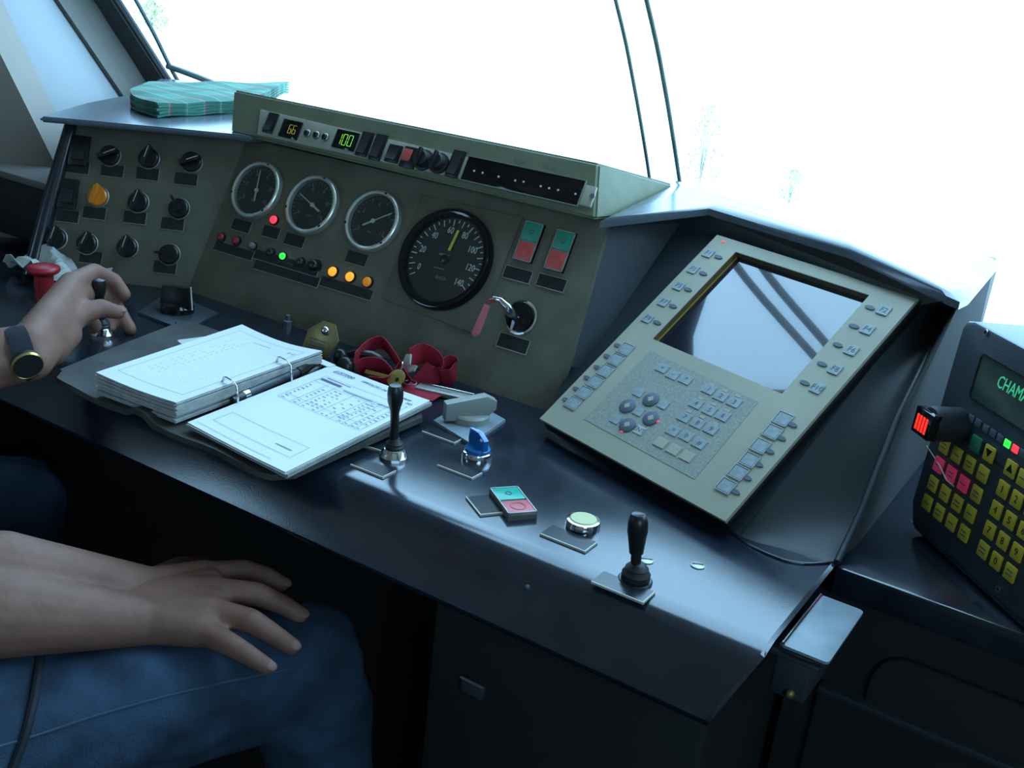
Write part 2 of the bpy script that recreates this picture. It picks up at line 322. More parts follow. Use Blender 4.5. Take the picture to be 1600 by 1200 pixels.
# instrument panel + angled left panel
def fquad(fr, pts, th, name, mat, off=0, **k):
    b = B(); b.prism(pts, -th, 0, bev=.001); return b.done(name, mat, desk, fr.mat(0, 0, off), **k)
hz = FP.hit((945, 350)); hb = FP.hit((870, 642))
fquad(FP, [(-1.170, -.01), (hb[0]+.002, -.01), (hz[0]+.004, .236), (-1.170, .236)], .01, 'instrument_panel', 'panel')
fquad(FL, [(-.225, -.01), (-.002, -.01), (.0595, .236), (-.198, .230)], .01, 'instrument_panel', 'panel')
a0, a1 = FL.pt(-.226, 0, .0), FL.pt(-.199, .225, .0)
b = B(); b.tube([a0-V((0, 0, .01)), a0.lerp(a1, .5), a1], [.014, .012, .009], 14); b.done('corner_post', 'desk', desk)
b = B(); b.poly([a0, a1, a1+V((-.25, .35, 0)), a0+V((-.25, .35, 0))], .005); b.done('side_panel', 'house', desk)
# shelf on the left + dash top
tip = at_z((62, 181), .216); nick = at_z((359, 209), .2185); rear = at_z((205, 147), .212)
b = B()
sh = [tip+V((.004, -.002, 0)), tip.lerp(nick, .5), nick, nick+V((.03, .01, 0)), V((-1.1, 1.49, .217)), V((-1.74, 1.49, .214)), rear, tip.lerp(rear, .5)+V((-.012, .002, 0)), tip.lerp(rear, .08)]
b.poly(sh, .008); bmesh.ops.bevel(b.b, geom=[e for e in b.b.edges if abs((e.verts[0].co-e.verts[1].co).z) < .006], offset=.0025, segments=3, affect='EDGES'); b.done('shelf', 'dash', desk)
# hood over the gauges
HO = .02
hTL, hTR, hBR, hBL = [V((*FP.hit(p, HO), HO)) for p in ((365, 140), (936, 255), (931, 344), (359, 207))]
PW = lambda v: FP.pt(v.x, v.y, v.z)
fTL, fTR, fBR, fBL = map(PW, (hTL, hTR, hBR, hBL))
bkR = at_z((1052, 288), .222); bkL = V((-1.32, 1.44, .222)); loR = at_z((941, 345), .214); 
b = B(); t = bmesh.new()
vv = [t.verts.new(p) for p in (fTL, fTR, fBR, fBL, bkL, bkR, V((fBR.x-.01, 1.2, .205)), V((fBL.x, 1.2, .205)), V((bkR.x, bkR.y, .205)), V((bkL.x, bkL.y, .205)))]
for f in ((3, 2, 1, 0), (0, 1, 5, 4), (1, 2, 6, 8, 5), (0, 4, 9, 7, 3), (3, 7, 6, 2), (7, 9, 8, 6), (4, 5, 8, 9)): t.faces.new([vv[k] for k in f])
bmesh.ops.recalc_face_normals(t, faces=t.faces)
bmesh.ops.bevel(t, geom=t.edges[:], offset=.0035, segments=3, affect='EDGES'); b.add(t); hood = b.done('hood', 'hood', desk)
# fascia strip on the hood, with its small windows and switches
b = B(); sp = [FP.hit(p, HO) for p in ((404, 212), (924, 325), (934, 294), (409, 172))]; b.prism(sp, 0, .0035, bev=.001); strip = b.done('display_strip', 'strip', desk, FP.mat(0, 0, HO))
def hitH(p): return FP.hit(p, HO+.0035)
# dash top right of the hood and lip over the terminal
A_ = at_z((938, 346), .2135); L1 = at_z((1108, 326), .236); L2 = at_z((1330, 393), .228); L3 = at_z((1478, 462), .221); L3b = at_z((1500, 472), .2175); E1 = at_z((1561, 411), .205)
Lc = at_z((1040, 334), .226)
pts = [A_, Lc, L1, L2, L3, L3b, L3b.lerp(E1, .12)+V((.004, 0, 0)), E1, V((-.3, 1.47, .207)), V((-.5, 1.49, .205)), V((-.68, 1.49, .21)), bkR+V((0, -.01, -.002))]
b = B(); t = bmesh.new(); c = V((-.42, 1.36, .224)); vc = t.verts.new(c); vp = [t.verts.new(p) for p in pts]
inn = []; N_ = len(pts)
vi = [t.verts.new(p + (c-p).normalized()*.032 + V((0, 0, .0065))) for p in pts]; vm = [t.verts.new(p + (c-p).normalized()*.012 + V((0, 0, .0045))) for p in pts]; lo = [t.verts.new(p - V((0, 0, .008))) for p in pts]
for k in range(N_):
    q_ = (k+1) % N_; t.faces.new((vc, vi[k], vi[q_])); t.faces.new((vi[k], vm[k], vm[q_], vi[q_])); t.faces.new((vm[k], vp[k], vp[q_], vm[q_])); t.faces.new((vp[k], lo[k], lo[q_], vp[q_]))
t.faces.new(list(reversed(lo)))
bmesh.ops.recalc_face_normals(t, faces=t.faces)
b.add(t); b.done('dash_top', 'dash', desk, ang=48)
# housing round the terminal (swept surface)
def seg(p, q, ts): return [V(p).lerp(V(q), t) for t in ts]
TS = [0, .25, .5, .75, 1]
sBL, sTL = FS.pt(-.004, 0, -.022), FS.pt(-.008, .315, -.014); sBR, sTR = FS.pt(.268, 0, -.022), FS.pt(.262, .315, -.014)
c0 = seg(FP.pt(hb[0], 0, -.004), FP.pt(hz[0], hz[1], -.002), TS)
c1 = seg(V((-.556, 1.03, -.002)), at_z((1062, 350), .207), TS)
c2 = seg(sBL+V((-.004, 0, -.01)), sTL, TS); c3 = seg(sBR+V((0, 0, -.012)), sTR, TS)
rid = [at_plane(p, (XE, 0, 0), (1, 0, 0)) for p in ((1308, 878), (1345, 800), (1401, 655), (1449, 555), (1490, 478))]
cols = [c0, c1, c2, c3]
b = B(); rows = [[c[k] for c in cols] for k in range(5)]
rows.append([c1[4].lerp(c0[4], 1)+V((0, .01, .004)), L1+V((-.05, -.02, -.016)), L1+V((0, .0, -.008)), L3+V((-.02, .0, -.008))])
b.grid(rows); b.done('terminal_housing', 'house', desk, ang=28)
cvb = [at_z(p, .0008) for p in ((1137, 826), (1165, 848), (1195, 864), (1226, 876), (1258, 881), (1285, 880), (1309, 877))]
b = B(); rows = [[pl_+V((0, -.010, .0002)) for pl_ in [cvb[0].lerp(cvb[1], 0)]]]; rows = []; NU = 11
def pl(P, t): t = max(0, min(.9999, t))*(len(P)-1); k = int(t); return P[k].lerp(P[k+1], t-k)
NT = 14
for j in range(NT+1):
    t = (j/NT)**1.7; r = []
    for i in range(NU):
        u = i/(NU-1); top_ = pl(c3, t).lerp(pl(rid, t), u) - FS.n*(.014*math.sin(math.pi*u)*(1-t*.5)); 
        g = (1-t)**9; base_ = pl(cvb, u); q_ = top_.lerp(base_, min(1, g)); r.append(q_)
    rows.append(r)
rows.append([L3.lerp(L3b, i/(NU-1))+V((-.002, 0, -.006)) for i in range(NU)])
b.grid(rows); b.done('housing_trough', 'trough', desk, ang=80)
b = B(); b.tube([pl(cvb, i/20) for i in range(21)], .0016, 8); b.done('highlight_bead', 'desk', desk, ang=80)  # bead added along the curve to give a highlight line
b = B(); sd = rid + [L3b+V((-.002, .004, -.008)), E1+V((-.002, 0, -.004)), V((E1.x-.001, E1.y, .10)), V((XE, E1.y, -.06)), V((XE, .933, -.06))]
t = bmesh.new(); vs = [t.verts.new(p) for p in sd]; t.faces.new(vs); bmesh.ops.triangulate(t, faces=t.faces[:]); b.add(t)
b.done('side_cheek', 'cheek', desk)
b = B(); b.tube(rid, .0035, 8); b.done('edge_bead', 'house', desk, ang=80)
b = B(); b.box(XE-.012, XE+.003, E1.y-.075, E1.y+.004, .0, .198, .003); b.done('rear_post', 'taupe', desk)
# label plates: clear-edged dark plates with a bright lower and right edge
def label_plate(fr, cx, cy, w_, h_, rot=0, mat='edged', th=.0012, txt=None, off=0, frame=False):
    b = B(); b.box(-w_/2, w_/2, -h_/2, h_/2, 0, th); o = b.done('label_plate', 'plated' if fr is FD else 'plate', desk, fr.mat(cx, cy, off, rot))
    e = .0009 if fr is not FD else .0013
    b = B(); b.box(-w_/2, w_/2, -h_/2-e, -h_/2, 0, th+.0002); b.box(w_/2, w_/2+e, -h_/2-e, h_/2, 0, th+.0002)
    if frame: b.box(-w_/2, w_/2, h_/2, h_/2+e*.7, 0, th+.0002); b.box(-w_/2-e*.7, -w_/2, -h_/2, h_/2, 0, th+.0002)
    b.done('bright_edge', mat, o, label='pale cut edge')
    if txt: text('lettering', txt, h_*.4, 'inkd', o, T(0, 0, th+.0001))
for p in ((146, 266), (182, 266), (222, 277), (292, 282), ): pass
for p in ((176, 267), (231, 272), (291, 280), (148, 333), (211, 340), (270, 350), (258, 418), (122, 262), (106, 338), (142, 402)):
    a = FL.hit(p); label_plate(FL, a[0], a[1], .032, .017)
for p in ((378, 353), (461, 376), (558, 404)): a = FP.hit(p); label_plate(FP, a[0], a[1], .034, .016)
a = FP.hit((424, 363)); label_plate(FP, a[0], a[1], .03, .016)
for (p, q, t) in (((336, 384), (396, 400), ''), ((398, 398), (498, 424), '\u2014 \u2014   \u2014 \u2014'), ((400, 409), (497, 446), ''), ((502, 439), (582, 462), '')):
    A, Q = FP.hit(p), FP.hit(q); label_plate(FP, (A[0]+Q[0])/2, (A[1]+Q[1])/2, Q[0]-A[0], .013, txt=t or None)
for p in ((809, 429), (862, 442)): a = FP.hit(p); label_plate(FP, a[0], a[1], .038, .015, frame=True, mat='dull')
a = FP.hit((800, 536)); label_plate(FP, a[0]+.002, a[1], .042, .017, frame=True, mat='dull')
for p, w_, h_, r in (((691, 680), .042, .015, 0), ((590, 697), .036, .016, .1), ((583, 731), .040, .020, 0), ((718, 733), .042, .017, 0), ((757, 789), .036, .022, -.59), ((888, 841), .046, .022, 0), ((973, 917), .048, .022, 0)):
    a = at_z(p, .001); label_plate(FD, a.x, a.y, w_, h_, r, mat='edge', th=.0018)
for p in ((1010, 876), (1090, 884)):
    a = at_z(p); b = B(); b.lathe([(.0065, 0), (.0065, .0008), (.005, .0016), (.0, .0018)], 20); s_ = b.done('screw', 'dull', desk, T(a.x, a.y, 0, .5)); b = B(); b.box(-.005, .005, -.0007, .0007, .0012, .0021); b.done('slot', 'black', s_)
a = at_z((842, 897), -.016); b = B(); b.ball((0, 0, 0), (.003, .003, .003)); 
b.done('plug', 'house', desk, T(a.x, .728, -.022))
a = at_z((450, 508)); b = B(); b.lathe([(.006, 0), (.006, .006), (.003, .007), (.003, .014), (0, .015)], 6); b.done('bolt', 'steel', desk, T(a.x, a.y, 0))
# speedometer backing plate
q = [FP.hit(p) for p in ((598, 467), (744, 524), (818, 340), (660, 304))]; b = B(); b.prism(q, 0, .0022, bev=.0008); b.done('gauge_plate', 'panel', desk, FP.mat())
q = [FP.hit(p) for p in ((790, 400), (880, 424), (900, 345), (820, 325))]

# ================================================================= HOOD STRIP DEVICES
ez = .0035+HO
def on_strip(name, label, cat, p, w_, h_, mat, th=.003, group=None, bev=.0006):
    a = hitH(p); o = thing(name, label, cat, FP.mat(a[0], a[1], ez, 0), group); b = B(); b.box(-w_/2, w_/2, -h_/2, h_/2, 0, th, bev); b.done('body', mat, o); return o
def rocker(p, label, w_=.019, h_=.034):
    o = on_strip('rocker_switch', label, 'switch', p, w_, h_, 'black', .003, 'black switches in the hood strip')
    b = B(); b.prism([(-h_/2+.003, .003), (h_/2-.003, .003), (h_/2-.003, .0045), (0, .004), (-h_/2+.003, .0075)], -w_/2+.003, w_/2-.003, m=Matrix(((0, 0, 1, 0), (1, 0, 0, 0), (0, 1, 0, 0), (0, 0, 0, 1)))); b.done('rocker', 'rubber', o)
rocker((424, 193), 'black rocker switch at the far left end of the hood strip', .018, .03)
rocker((571, 226), 'black rocker switch just right of the green speed display'); rocker((592, 231), 'black rocker switch between the display and the short square switch', .019, .036)
rocker((616, 241), 'short square black switch beside the red push button', .021, .024); rocker((713, 257), 'black rocker switch left of the long warning light window', .019, .036)
def seven(o, s, mat, h, x0, z):
    segs = {'0': 'abcdef', '1': 'bc', '6': 'acdefg', '5': 'acdfg', '8': 'abcdefg'}; w_ = h*.42; t_ = h*.055
    for k, ch in enumerate(s):
        b = B(); x = x0+k*w_*1.5; P = dict(a=(0, w_, h, h), d=(0, w_, 0, 0), g=(0, w_, h/2, h/2), b=(w_, w_, h/2, h), c=(w_, w_, 0, h/2), e=(0, 0, 0, h/2), f=(0, 0, h/2, h))
        for sg in segs[ch]:
            X0, X1, Y0, Y1 = P[sg]; b.box(x+X0-t_/2+(t_*.6 if sg in 'adg' else 0), x+X1+t_/2-(t_*.6 if sg in 'adg' else 0), -h/2+Y0-(t_/2 if sg in 'adg' else -t_*.6), -h/2+Y1+(t_/2 if sg in 'adg' else -t_*.6), z, z+.0004)
        b.done('digit', mat, o)
o = on_strip('number_display', 'small display window with dim amber digits on the hood strip', 'display', (455, 203), .034, .026, 'blackg'); seven(o, '66', 'led7y', .012, -.002, .003)
o = on_strip('number_display', 'small display window with green digits 100 on the hood strip', 'display', (541, 220), .038, .026, 'blackg'); seven(o, '100', 'led7', .015, -.013, .003)
for p, l in (((481, 209), 'round dark push button nearest the amber digits'), ((495, 212), 'middle of the three small round push buttons on the strip'), ((509, 215), 'round dark push button nearest the green digits')):
    a = hitH(p); o = thing('push_button', l, 'button', FP.mat(a[0], a[1], ez), 'small round buttons on the hood strip')
    b = B(); b.lathe([(.0055, 0), (.0055, .002), (.0045, .003)], 20); b.done('collar', 'steel', o); b = B(); b.lathe([(.004, .002), (.004, .0045), (.003, .0055), (0, .0056)], 20); b.done('cap', 'black', o)
o = on_strip('push_button', 'square black button with red cap left half on the hood strip', 'button', (641, 247), .024, .028, 'black', .003)
b = B(); b.box(-.01, .003, -.006, .010, .003, .006, .001); b.done('red_cap', 'redb', o)
for p, l in (((663, 251), 'black ribbed selector knob next to the red capped button'), ((687, 256), 'round black selector knob left of the last rocker switch')):
    a = hitH(p); o = thing('selector_switch', l, 'switch', FP.mat(a[0], a[1], ez), 'black knobs on the hood strip')
    b = B(); b.lathe([(.014, 0), (.014, .003), (.011, .004), (.010, .012), (.009, .013), (0, .013)], 24); b.done('base', 'rubber', o); b = B(); b.box(-.0022, .0022, -.012, .012, .012, .018, .001); b.done('grip', 'black', o)
A, Q = hitH((727, 262)), hitH((909, 304)); W_ = Q[0]-A[0]
o = thing('warning_light_panel', 'long narrow dark window of warning lights at the right of the hood strip', 'warning lights', FP.mat((A[0]+Q[0])/2, (A[1]+Q[1])/2, ez))
b = B(); b.box(-W_/2, W_/2, -.0155, .0155, 0, .0016, .0005); b.done('window', 'blackg', o)
b = B(); b.box(-W_/2-.001, W_/2+.001, .0155, .0168, 0, .003); b.box(-W_/2-.001, W_/2+.001, -.0168, -.0155, 0, .003); b.box(W_/2, W_/2+.0012, -.0155, .0155, 0, .003); b.done('surround', 'inkd', o)
for p in ((742, 268), (755, 271), (780, 277), (806, 283), (819, 285), (846, 292), (859, 295), (873, 298), (900, 304)):
    a = hitH(p); b = B(); b.lathe([(.0014, .0016), (.0014, .0022), (0, .0026)], 10); b.done('bulb', 'ink', o, T(a[0]-(A[0]+Q[0])/2, a[1]-(A[1]+Q[1])/2, 0))
for p, s in (((465, 180), '='), ((573, 202), '*'), ((600, 206), '-'), ((615, 210), 'o'), ((629, 212), 'o'), ((643, 216), '~'), ((663, 221), '+'), ((687, 227), '\u2020'), ((714, 230), '\u2013'), ((748, 236), '*'), ((778, 243), '-.-'), ((812, 251), '<o>'), ((860, 261), '<v>')):
    a = FP.hit(p, HO); text('symbol', s, .011, 'inkd', hood, FP.mat(a[0], a[1], HO+.0002))
a = FP.hit((928, 308), HO); b = B(); b.lathe([(.003, 0), (.003, .0016), (0, .002)], 12); b.done('screw', 'steel', desk, FP.mat(a[0], a[1], ez))

# ================================================================= GAUGES
def gauge(p, label, r, ang, nm, nlabels, a0, a1, dial_tint='face', red=False):
    a = FP.hit(p, .004); o = thing('pressure_gauge', label, 'gauge', FP.mat(a[0], a[1], 0), 'three chrome rimmed gauges')
    b = B(); b.lathe([(r, 0), (r, .006), (r*.98, .0085), (r*.92, .0095), (r*.86, .008), (r*.84, .002)], 56, cap=False); rim = b.done('rim', 'bezel', o, ang=50)
    for k in range(3):
        t = math.radians(78+k*120); b = B(); b.box(-.0012, .0012, -.0016, .0016, .0085, .0100); b.done('notch', 'black', rim, Matrix.Rotation(t, 4, 'Z') @ Matrix.Translation((r*.93, 0, 0)))
    b = B(); b.lathe([(r*.86, .0016), (r*.86, .0022), (0, .0022)], 48); b.done('dial', dial_tint, o)
    b = B()
    for k in range(nm*5+1):
        t = math.radians(a0+(a1-a0)*k/(nm*5)); L_ = .006 if k % 5 == 0 else .003; b.box(r*.78-L_, r*.78, -.0004 if k % 5 else -.0007, .0004 if k % 5 else .0007, .0022, .0025, m=Matrix.Rotation(t, 4, 'Z'))
    b.done('scale_marks', 'inkd', o)
    for k, s in enumerate(nlabels):
        t = math.radians(a0+(a1-a0)*k/(len(nlabels)-1)); text('numeral', s, .0085, 'inkd', o, T(r*.56*math.cos(t), r*.56*math.sin(t), .0024))
    text('unit_mark', 'bar', .006, 'inkd', o, T(0, -r*.35, .0024))
    b = B(); b.box(-.013, r*.7, -.0007, .0007, .0035, .0042); b.box(-.016, 0, -.0013, .0013, .0035, .0042); b.lathe([(.003, .0022), (.003, .005), (0, .0052)], 16); b.done('needle', 'needle', o, Matrix.Rotation(math.radians(ang), 4, 'Z'))
    if red: b = B(); b.box(-.004, r*.45, -.0009, .0009, .0028, .0033); b.done('red_hand', 'redb', o, Matrix.Rotation(math.radians(-20), 4, 'Z'))
    b = B(); b.lathe([(r*.86, .0068), (r*.86, .0074), (0, .0074)], 48); b.done('lens', 'glass', o)
gauge((400.5, 297), 'chrome rimmed gauge on the left, its needle pointing straight up', .0425, 102, 5, ['0', '2', '4', '6', '8', '10'], 215, -35)
gauge((487.5, 320), 'chrome rimmed gauge in the middle with a faint red hand', .0425, 158, 5, ['0', '2', '4', '6', '8', '10'], 215, -35, red=True)
gauge((582.5, 345), 'chrome rimmed gauge on the right, its needle pointing right', .0425, 33, 5, ['0', '3', '6', '9', '12'], 215, -35)
c = (-.7695, .1405); R_ = .0665
o = thing('speedometer', 'large black speedometer with white scale to 140 and yellow needle', 'speedometer', FP.mat(c[0], c[1], .0022))
b = B(); b.lathe([(R_, 0), (R_, .008), (R_*.97, .0115), (R_*.92, .012), (R_*.86, .010), (R_*.84, .003)], 72, cap=False); b.done('rim', 'blackg', o, ang=50)
b = B(); b.lathe([(R_*.86, .002), (R_*.86, .003), (0, .003)], 56); b.done('dial', 'face', o)
b = B()
for k in range(31):
    t = math.radians(215-250*k/30); L_ = .0085 if k % 2 == 0 else .004; b.box(R_*.80-L_, R_*.80, -.0006, .0006, .003, .0033, m=Matrix.Rotation(t, 4, 'Z'))
b.done('scale_marks', 'ink', o)
for k in range(8):
    t = math.radians(207-245*k/7+ (0)); text('numeral', str(20*k), .0125, 'ink', o, T(R_*.58*math.cos(t), R_*.58*math.sin(t), .0031), squeeze=.75)
text('unit_mark', 'km/h', .008, 'inkd', o, T(.003, -.024, .0031)); b = B(); b.box(-.012, .004, .004, .0068, .003, .0033); b.box(-.013, .003, -.0135, -.012, .003, .0033); b.done('maker_plate', 'inkd', o)
b = B(); b.box(.012, .040, -.0018, .0018, .0045, .0055); b.done('needle', 'yellow', o, Matrix.Rotation(math.radians(84), 4, 'Z'))
b = B(); b.lathe([(.006, .003), (.006, .0065), (.0045, .0075), (0, .0076)], 20); b.done('hub', 'black', o)
b = B(); b.lathe([(R_*.86, .0088), (R_*.86, .0094), (0, .0094)], 56); b.done('lens', 'glass', o)

# ================================================================= INDICATOR LAMPS
def lamp(p, mat, label, r=.0058, h=.007):
    a = FP.hit(p, .004); o = thing('indicator_lamp', label, 'indicator lamp', FP.mat(a[0], a[1], 0), 'small lamps under the gauges')
    b = B(); b.lathe([(r*1.25, 0), (r*1.25, .002), (r, .0028)], 20); b.done('collar', 'black', o); b = B(); b.lathe([(r, .002), (r, h*.6), (r*.8, h*.88), (r*.4, h), (0, h)], 20); b.done('lens', mat, o, ang=80)
lamp((427, 343), 'lred', 'lit red lamp alone between the left and middle gauges')
lamp((344, 370), 'lredd', 'dull red lamp, leftmost of the lamp row'); lamp((368, 376), 'lredd', 'dull red lamp, second from left in the lamp row')
lamp((394, 384), 'lclear', 'clear greyish lamp right of the two dull red lamps', .0048, .009); lamp((421, 394), 'lgrey', 'dark unlit lamp just left of the green lamp')
lamp((441, 400), 'lgreen', 'lit bright green lamp in the lamp row', .0048); lamp((468, 409), 'lgrey', 'dark unlit lamp just right of the green lamp'); lamp((491, 415), 'black', 'larger black cap left of the three amber lamps', .0078, .012)
lamp((519, 424), 'lamberl', 'lit amber lamp, leftmost of three amber', .0065); lamp((546, 432), 'lamberl', 'lit amber lamp, middle of three amber', .0065); lamp((573, 440), 'lamber', 'unlit amber lamp, rightmost of three amber', .0065)
# green/red twin push buttons on panel
def twin(fr, a, w_, h_, label, top, bot, th=.006, frame='dull', rot=0, grp=None):
    o = thing('twin_push_button', label, 'push button', fr.mat(a[0], a[1], 0, rot), grp)
    b = B(); t_ = .0011; b.prism([(-w_/2, -h_/2), (w_/2, -h_/2), (w_/2, h_/2), (-w_/2, h_/2)], 0, th*.6)
    b.box(-w_/2, w_/2, h_/2-t_, h_/2, 0, th); b.box(-w_/2, w_/2, -h_/2, -h_/2+t_, 0, th); b.box(-w_/2, -w_/2+t_, -h_/2, h_/2, 0, th); b.box(w_/2-t_, w_/2, -h_/2, h_/2, 0, th); b.done('frame', frame, o)
    for (y0, y1, m_, n_, s) in ((.0012, h_/2-t_, top, 'green_cap', 'I'), (-h_/2+t_, -.0012, bot, 'red_cap', 'O')):
        b = B(); b.box(-w_/2+t_, w_/2-t_, y0, y1, th*.4, th*.95, .0006); cp = b.done(n_, m_, o)
        if s == 'O': b = B(); b.lathe([(w_*.27, 0), (w_*.27, .0004), (w_*.22, .0004), (w_*.22, 0)], 24, cap=False)
        else: b = B(); b.lathe([(w_*.12, 0), (w_*.12, .0004), (w_*.08, .0004), (w_*.08, 0)], 16, cap=False)
        b.done('symbol', 'redb' if s == 'O' else 'symb', cp, T(0, (y0+y1)/2, th*.95))
    return o
twin(FP, FP.hit((826, 378), .004), .0255, .05, 'green over red push button on the panel, left one of two', 'greenb', 'redb', grp='two green and red buttons on the panel')
twin(FP, FP.hit((875, 392), .004), .0255, .05, 'green over red push button on the panel, right one of two', 'greenb', 'redb', grp='two green and red buttons on the panel')
a = at_z((802, 780), .008)
twin(FD, (a.x, a.y), .029, .053, 'silver framed green and red button block standing on the desk', 'greenl', 'pinkb', th=.008, frame='dull', rot=math.radians(53))
# key switch
a = FP.hit((808, 494), .004); o = thing('key_switch', 'round chrome key switch low on the panel below the twin buttons', 'key switch', FP.mat(a[0]+.004, a[1], 0))
b = B(); b.lathe([(.0215, 0), (.0215, .002), (.0195, .003), (.0195, .0015), (0, .0015)], 40); b.done('ring', 'chrome', o); b = B(); b.lathe([(.018, .0015), (.018, .006), (.008, .008), (0, .008)], 32); b.done('barrel', 'blackg', o)
k = thing('square_key', 'chrome bent key in the key switch with faded red tag', 'key', FP.mat(a[0]-.004, a[1]+.001, .008))
b = B(); b.tube([(.004, -.002, -.002), (.003, -.001, .012), (0, .004, .020), (-.008, .008, .024), (-.020, .008, .022)], [.006, .006, .005, .0035, .003], 12); b.done('shank', 'chrome', k)
b = B(); b.tube([(-.017, .008, .026), (-.021, .004, .029), (-.024, 0, .026), (-.021, .003, .02), (-.017, .008, .02)], .0008, 6, True); b.done('loop', 'red', k)
b = B(); b.prism([(-.005, .022), (.004, .022), (.0055, -.014), (0, -.020), (-.006, -.016)], 0, .0016, bev=.0004); b.done('tag', 'ptag', k, T(-.024, -.024, .024, -.05) @ Matrix.Rotation(-.15, 4, 'Y'))

# ================================================================= ROTARY KNOBS
def knob(fr, p, label, ang, mat='black', r=.0145, kind='fin', grp='pointer knobs on the angled left panel'):
    a = fr.hit(p, .006); o = thing('rotary_switch', label, 'switch', fr.mat(a[0], a[1], 0), grp)
    b = B(); b.lathe([(r*1.12, 0), (r*1.12, .0015), (r*1.05, .0026), (r*.98, .0015), (0, .0015)], 36); b.done('ring', 'dull', o)
    b = B(); b.lathe([(r*.98, .001), (r*.98, .005), (r*.85, .0065), (0, .0065)], 32); b.done('disc', mat, o)
    Rz = Matrix.Rotation(math.radians(ang), 4, 'Z')
    if kind == 'fin':
        b = B(); b.prism([(-r*.95, -r*.22), (r*.85, -r*.3), (r*1.15, 0), (r*.85, r*.3), (-r*.95, r*.22)], .005, .019, bev=.001); g = b.done('grip', mat, o, Rz)
        b = B(); b.box(-r*.2, r*1.0, -.0005, .0005, .019, .0195); b.done('pointer_line', 'edge' if mat == 'black' else mat, g)
    else:
        b = B(); b.box(-r*.2, r*1.35, -r*.12, r*.12, .006, .012, .0008); b.lathe([(r*.4, .006), (r*.4, .012), (0, .012)], 16); b.done('grip', 'black' if kind != 'thin' else mat, o, Rz)
def kl(row, pos, col='black'): return '%s knob on the angled left panel, %s row, %s' % (col, row, pos)
knob(FL, (170, 242), kl('top', 'beside the upper square switch', 'black pointer'), 28); knob(FL, (231, 246), kl('top', 'middle one', 'black pointer'), 78); knob(FL, (298, 252), kl('top', 'nearest the gauges', 'black pointer'), 25)
knob(FL, (151, 306), 'bright orange pointer knob on the angled left panel', 80, 'orange'); knob(FL, (214, 315), kl('middle', 'right of the orange knob', 'black pointer'), 76); knob(FL, (278, 325), 'black lever-like selector on the left panel, right of middle row', 125, 'black', kind='lever')
knob(FL, (86, 372), kl('bottom', 'against the corner post', 'black pointer'), 80); knob(FL, (134, 380), kl('bottom', 'above the gripping hand', 'black pointer'), 72); knob(FL, (197, 386), kl('bottom', 'third from the post', 'black pointer'), 80); knob(FL, (263, 397), 'round knob with level crossbar, bottom right of the angled panel', 178, 'black', kind='bar')
for p, l in (((122, 236), 'flat square black switch by the corner post, upper'), ((104, 303), 'flat square black switch by the corner post, lower')):
    a = FL.hit(p); o = thing('square_switch', l, 'switch', FL.mat(a[0]+.003, a[1], 0), 'square switches on the angled panel'); b = B(); b.box(-.014, .014, -.022, .022, 0, .005, .001); b.done('body', 'black', o); b = B(); b.box(-.009, .009, -.014, .006, .005, .008, .001); b.done('cap', 'rubber', o)

# ================================================================= DESK CONTROLS
def lever(p, label, tilt, style, prof, base='chrome', yaw=0):
    a = at_z(p); o = thing('control_lever', label, 'lever', T(a.x, a.y, 0, yaw))
    b = B()
    if style == 'chrome': b.lathe([(.0150, 0), (.0150, .003), (.0142, .004), (.0105, .011), (.008, .0115)], 12)
    else: b.lathe([(.0150, 0), (.0150, .0015), (.014, .0025), (.012, .0025)], 32)
    b.done('base_ring', 'chrome' if style == 'chrome' else 'black', o, ang=25)
    b = B(); b.lathe([(.0125, .003), (.0125, .008), (.0095, .012), (.0102, .013), (.007, .0165), (.0045, .018)] if style != 'chrome' else [(.0095, .011), (.0098, .013), (.0082, .015), (.0088, .0165), (.0062, .019), (.0045, .022)], 24); b.done('boot', 'rubber', o)
    b = B(); b.lathe(prof, 24); b.done('handle', 'black', o, Matrix.Rotation(tilt[0], 4, 'X') @ Matrix.Rotation(tilt[1], 4, 'Y'), ang=50); return o
lever((615, 715), 'tall thin black lever with chrome collar beside the binder', (.03, -.03), 'chrome', [(.0045, .018), (.0045, .05), (.006, .056), (.0078, .062), (.0082, .07), (.0075, .076), (.006, .079), (0, .0795)])
lever((992, 908), 'black tapered joystick lever at the right end of the desk', (.02, -.10), 'black', [(.0045, .012), (.0045, .026), (.0060, .0268), (.0082, .044), (.0088, .047), (.0085, .056), (.0062, .0625), (.0055, .0628), (.0050, .0624), (0, .0627)])
lever((160, 524), 'black lever with chrome collar held by the left hand', (.03, -.02), 'chrome', [(.005, .018), (.005, .05), (.0075, .056), (.0085, .064), (.0075, .071), (0, .0735)])
# mushroom button
a = at_z((70, 468)); o = thing('mushroom_button', 'red mushroom push button beside the white tissue', 'push button', T(a.x, a.y, 0)); b = B(); b.lathe([(.0125, 0), (.0125, .034), (.012, .04)], 28); b.done('stem', 'red', o); b = B(); b.lathe([(.012, .034), (.019, .038), (.0215, .041), (.0205, .045), (.016, .047), (0, .048)], 36); b.done('head', 'red', o, ang=60)
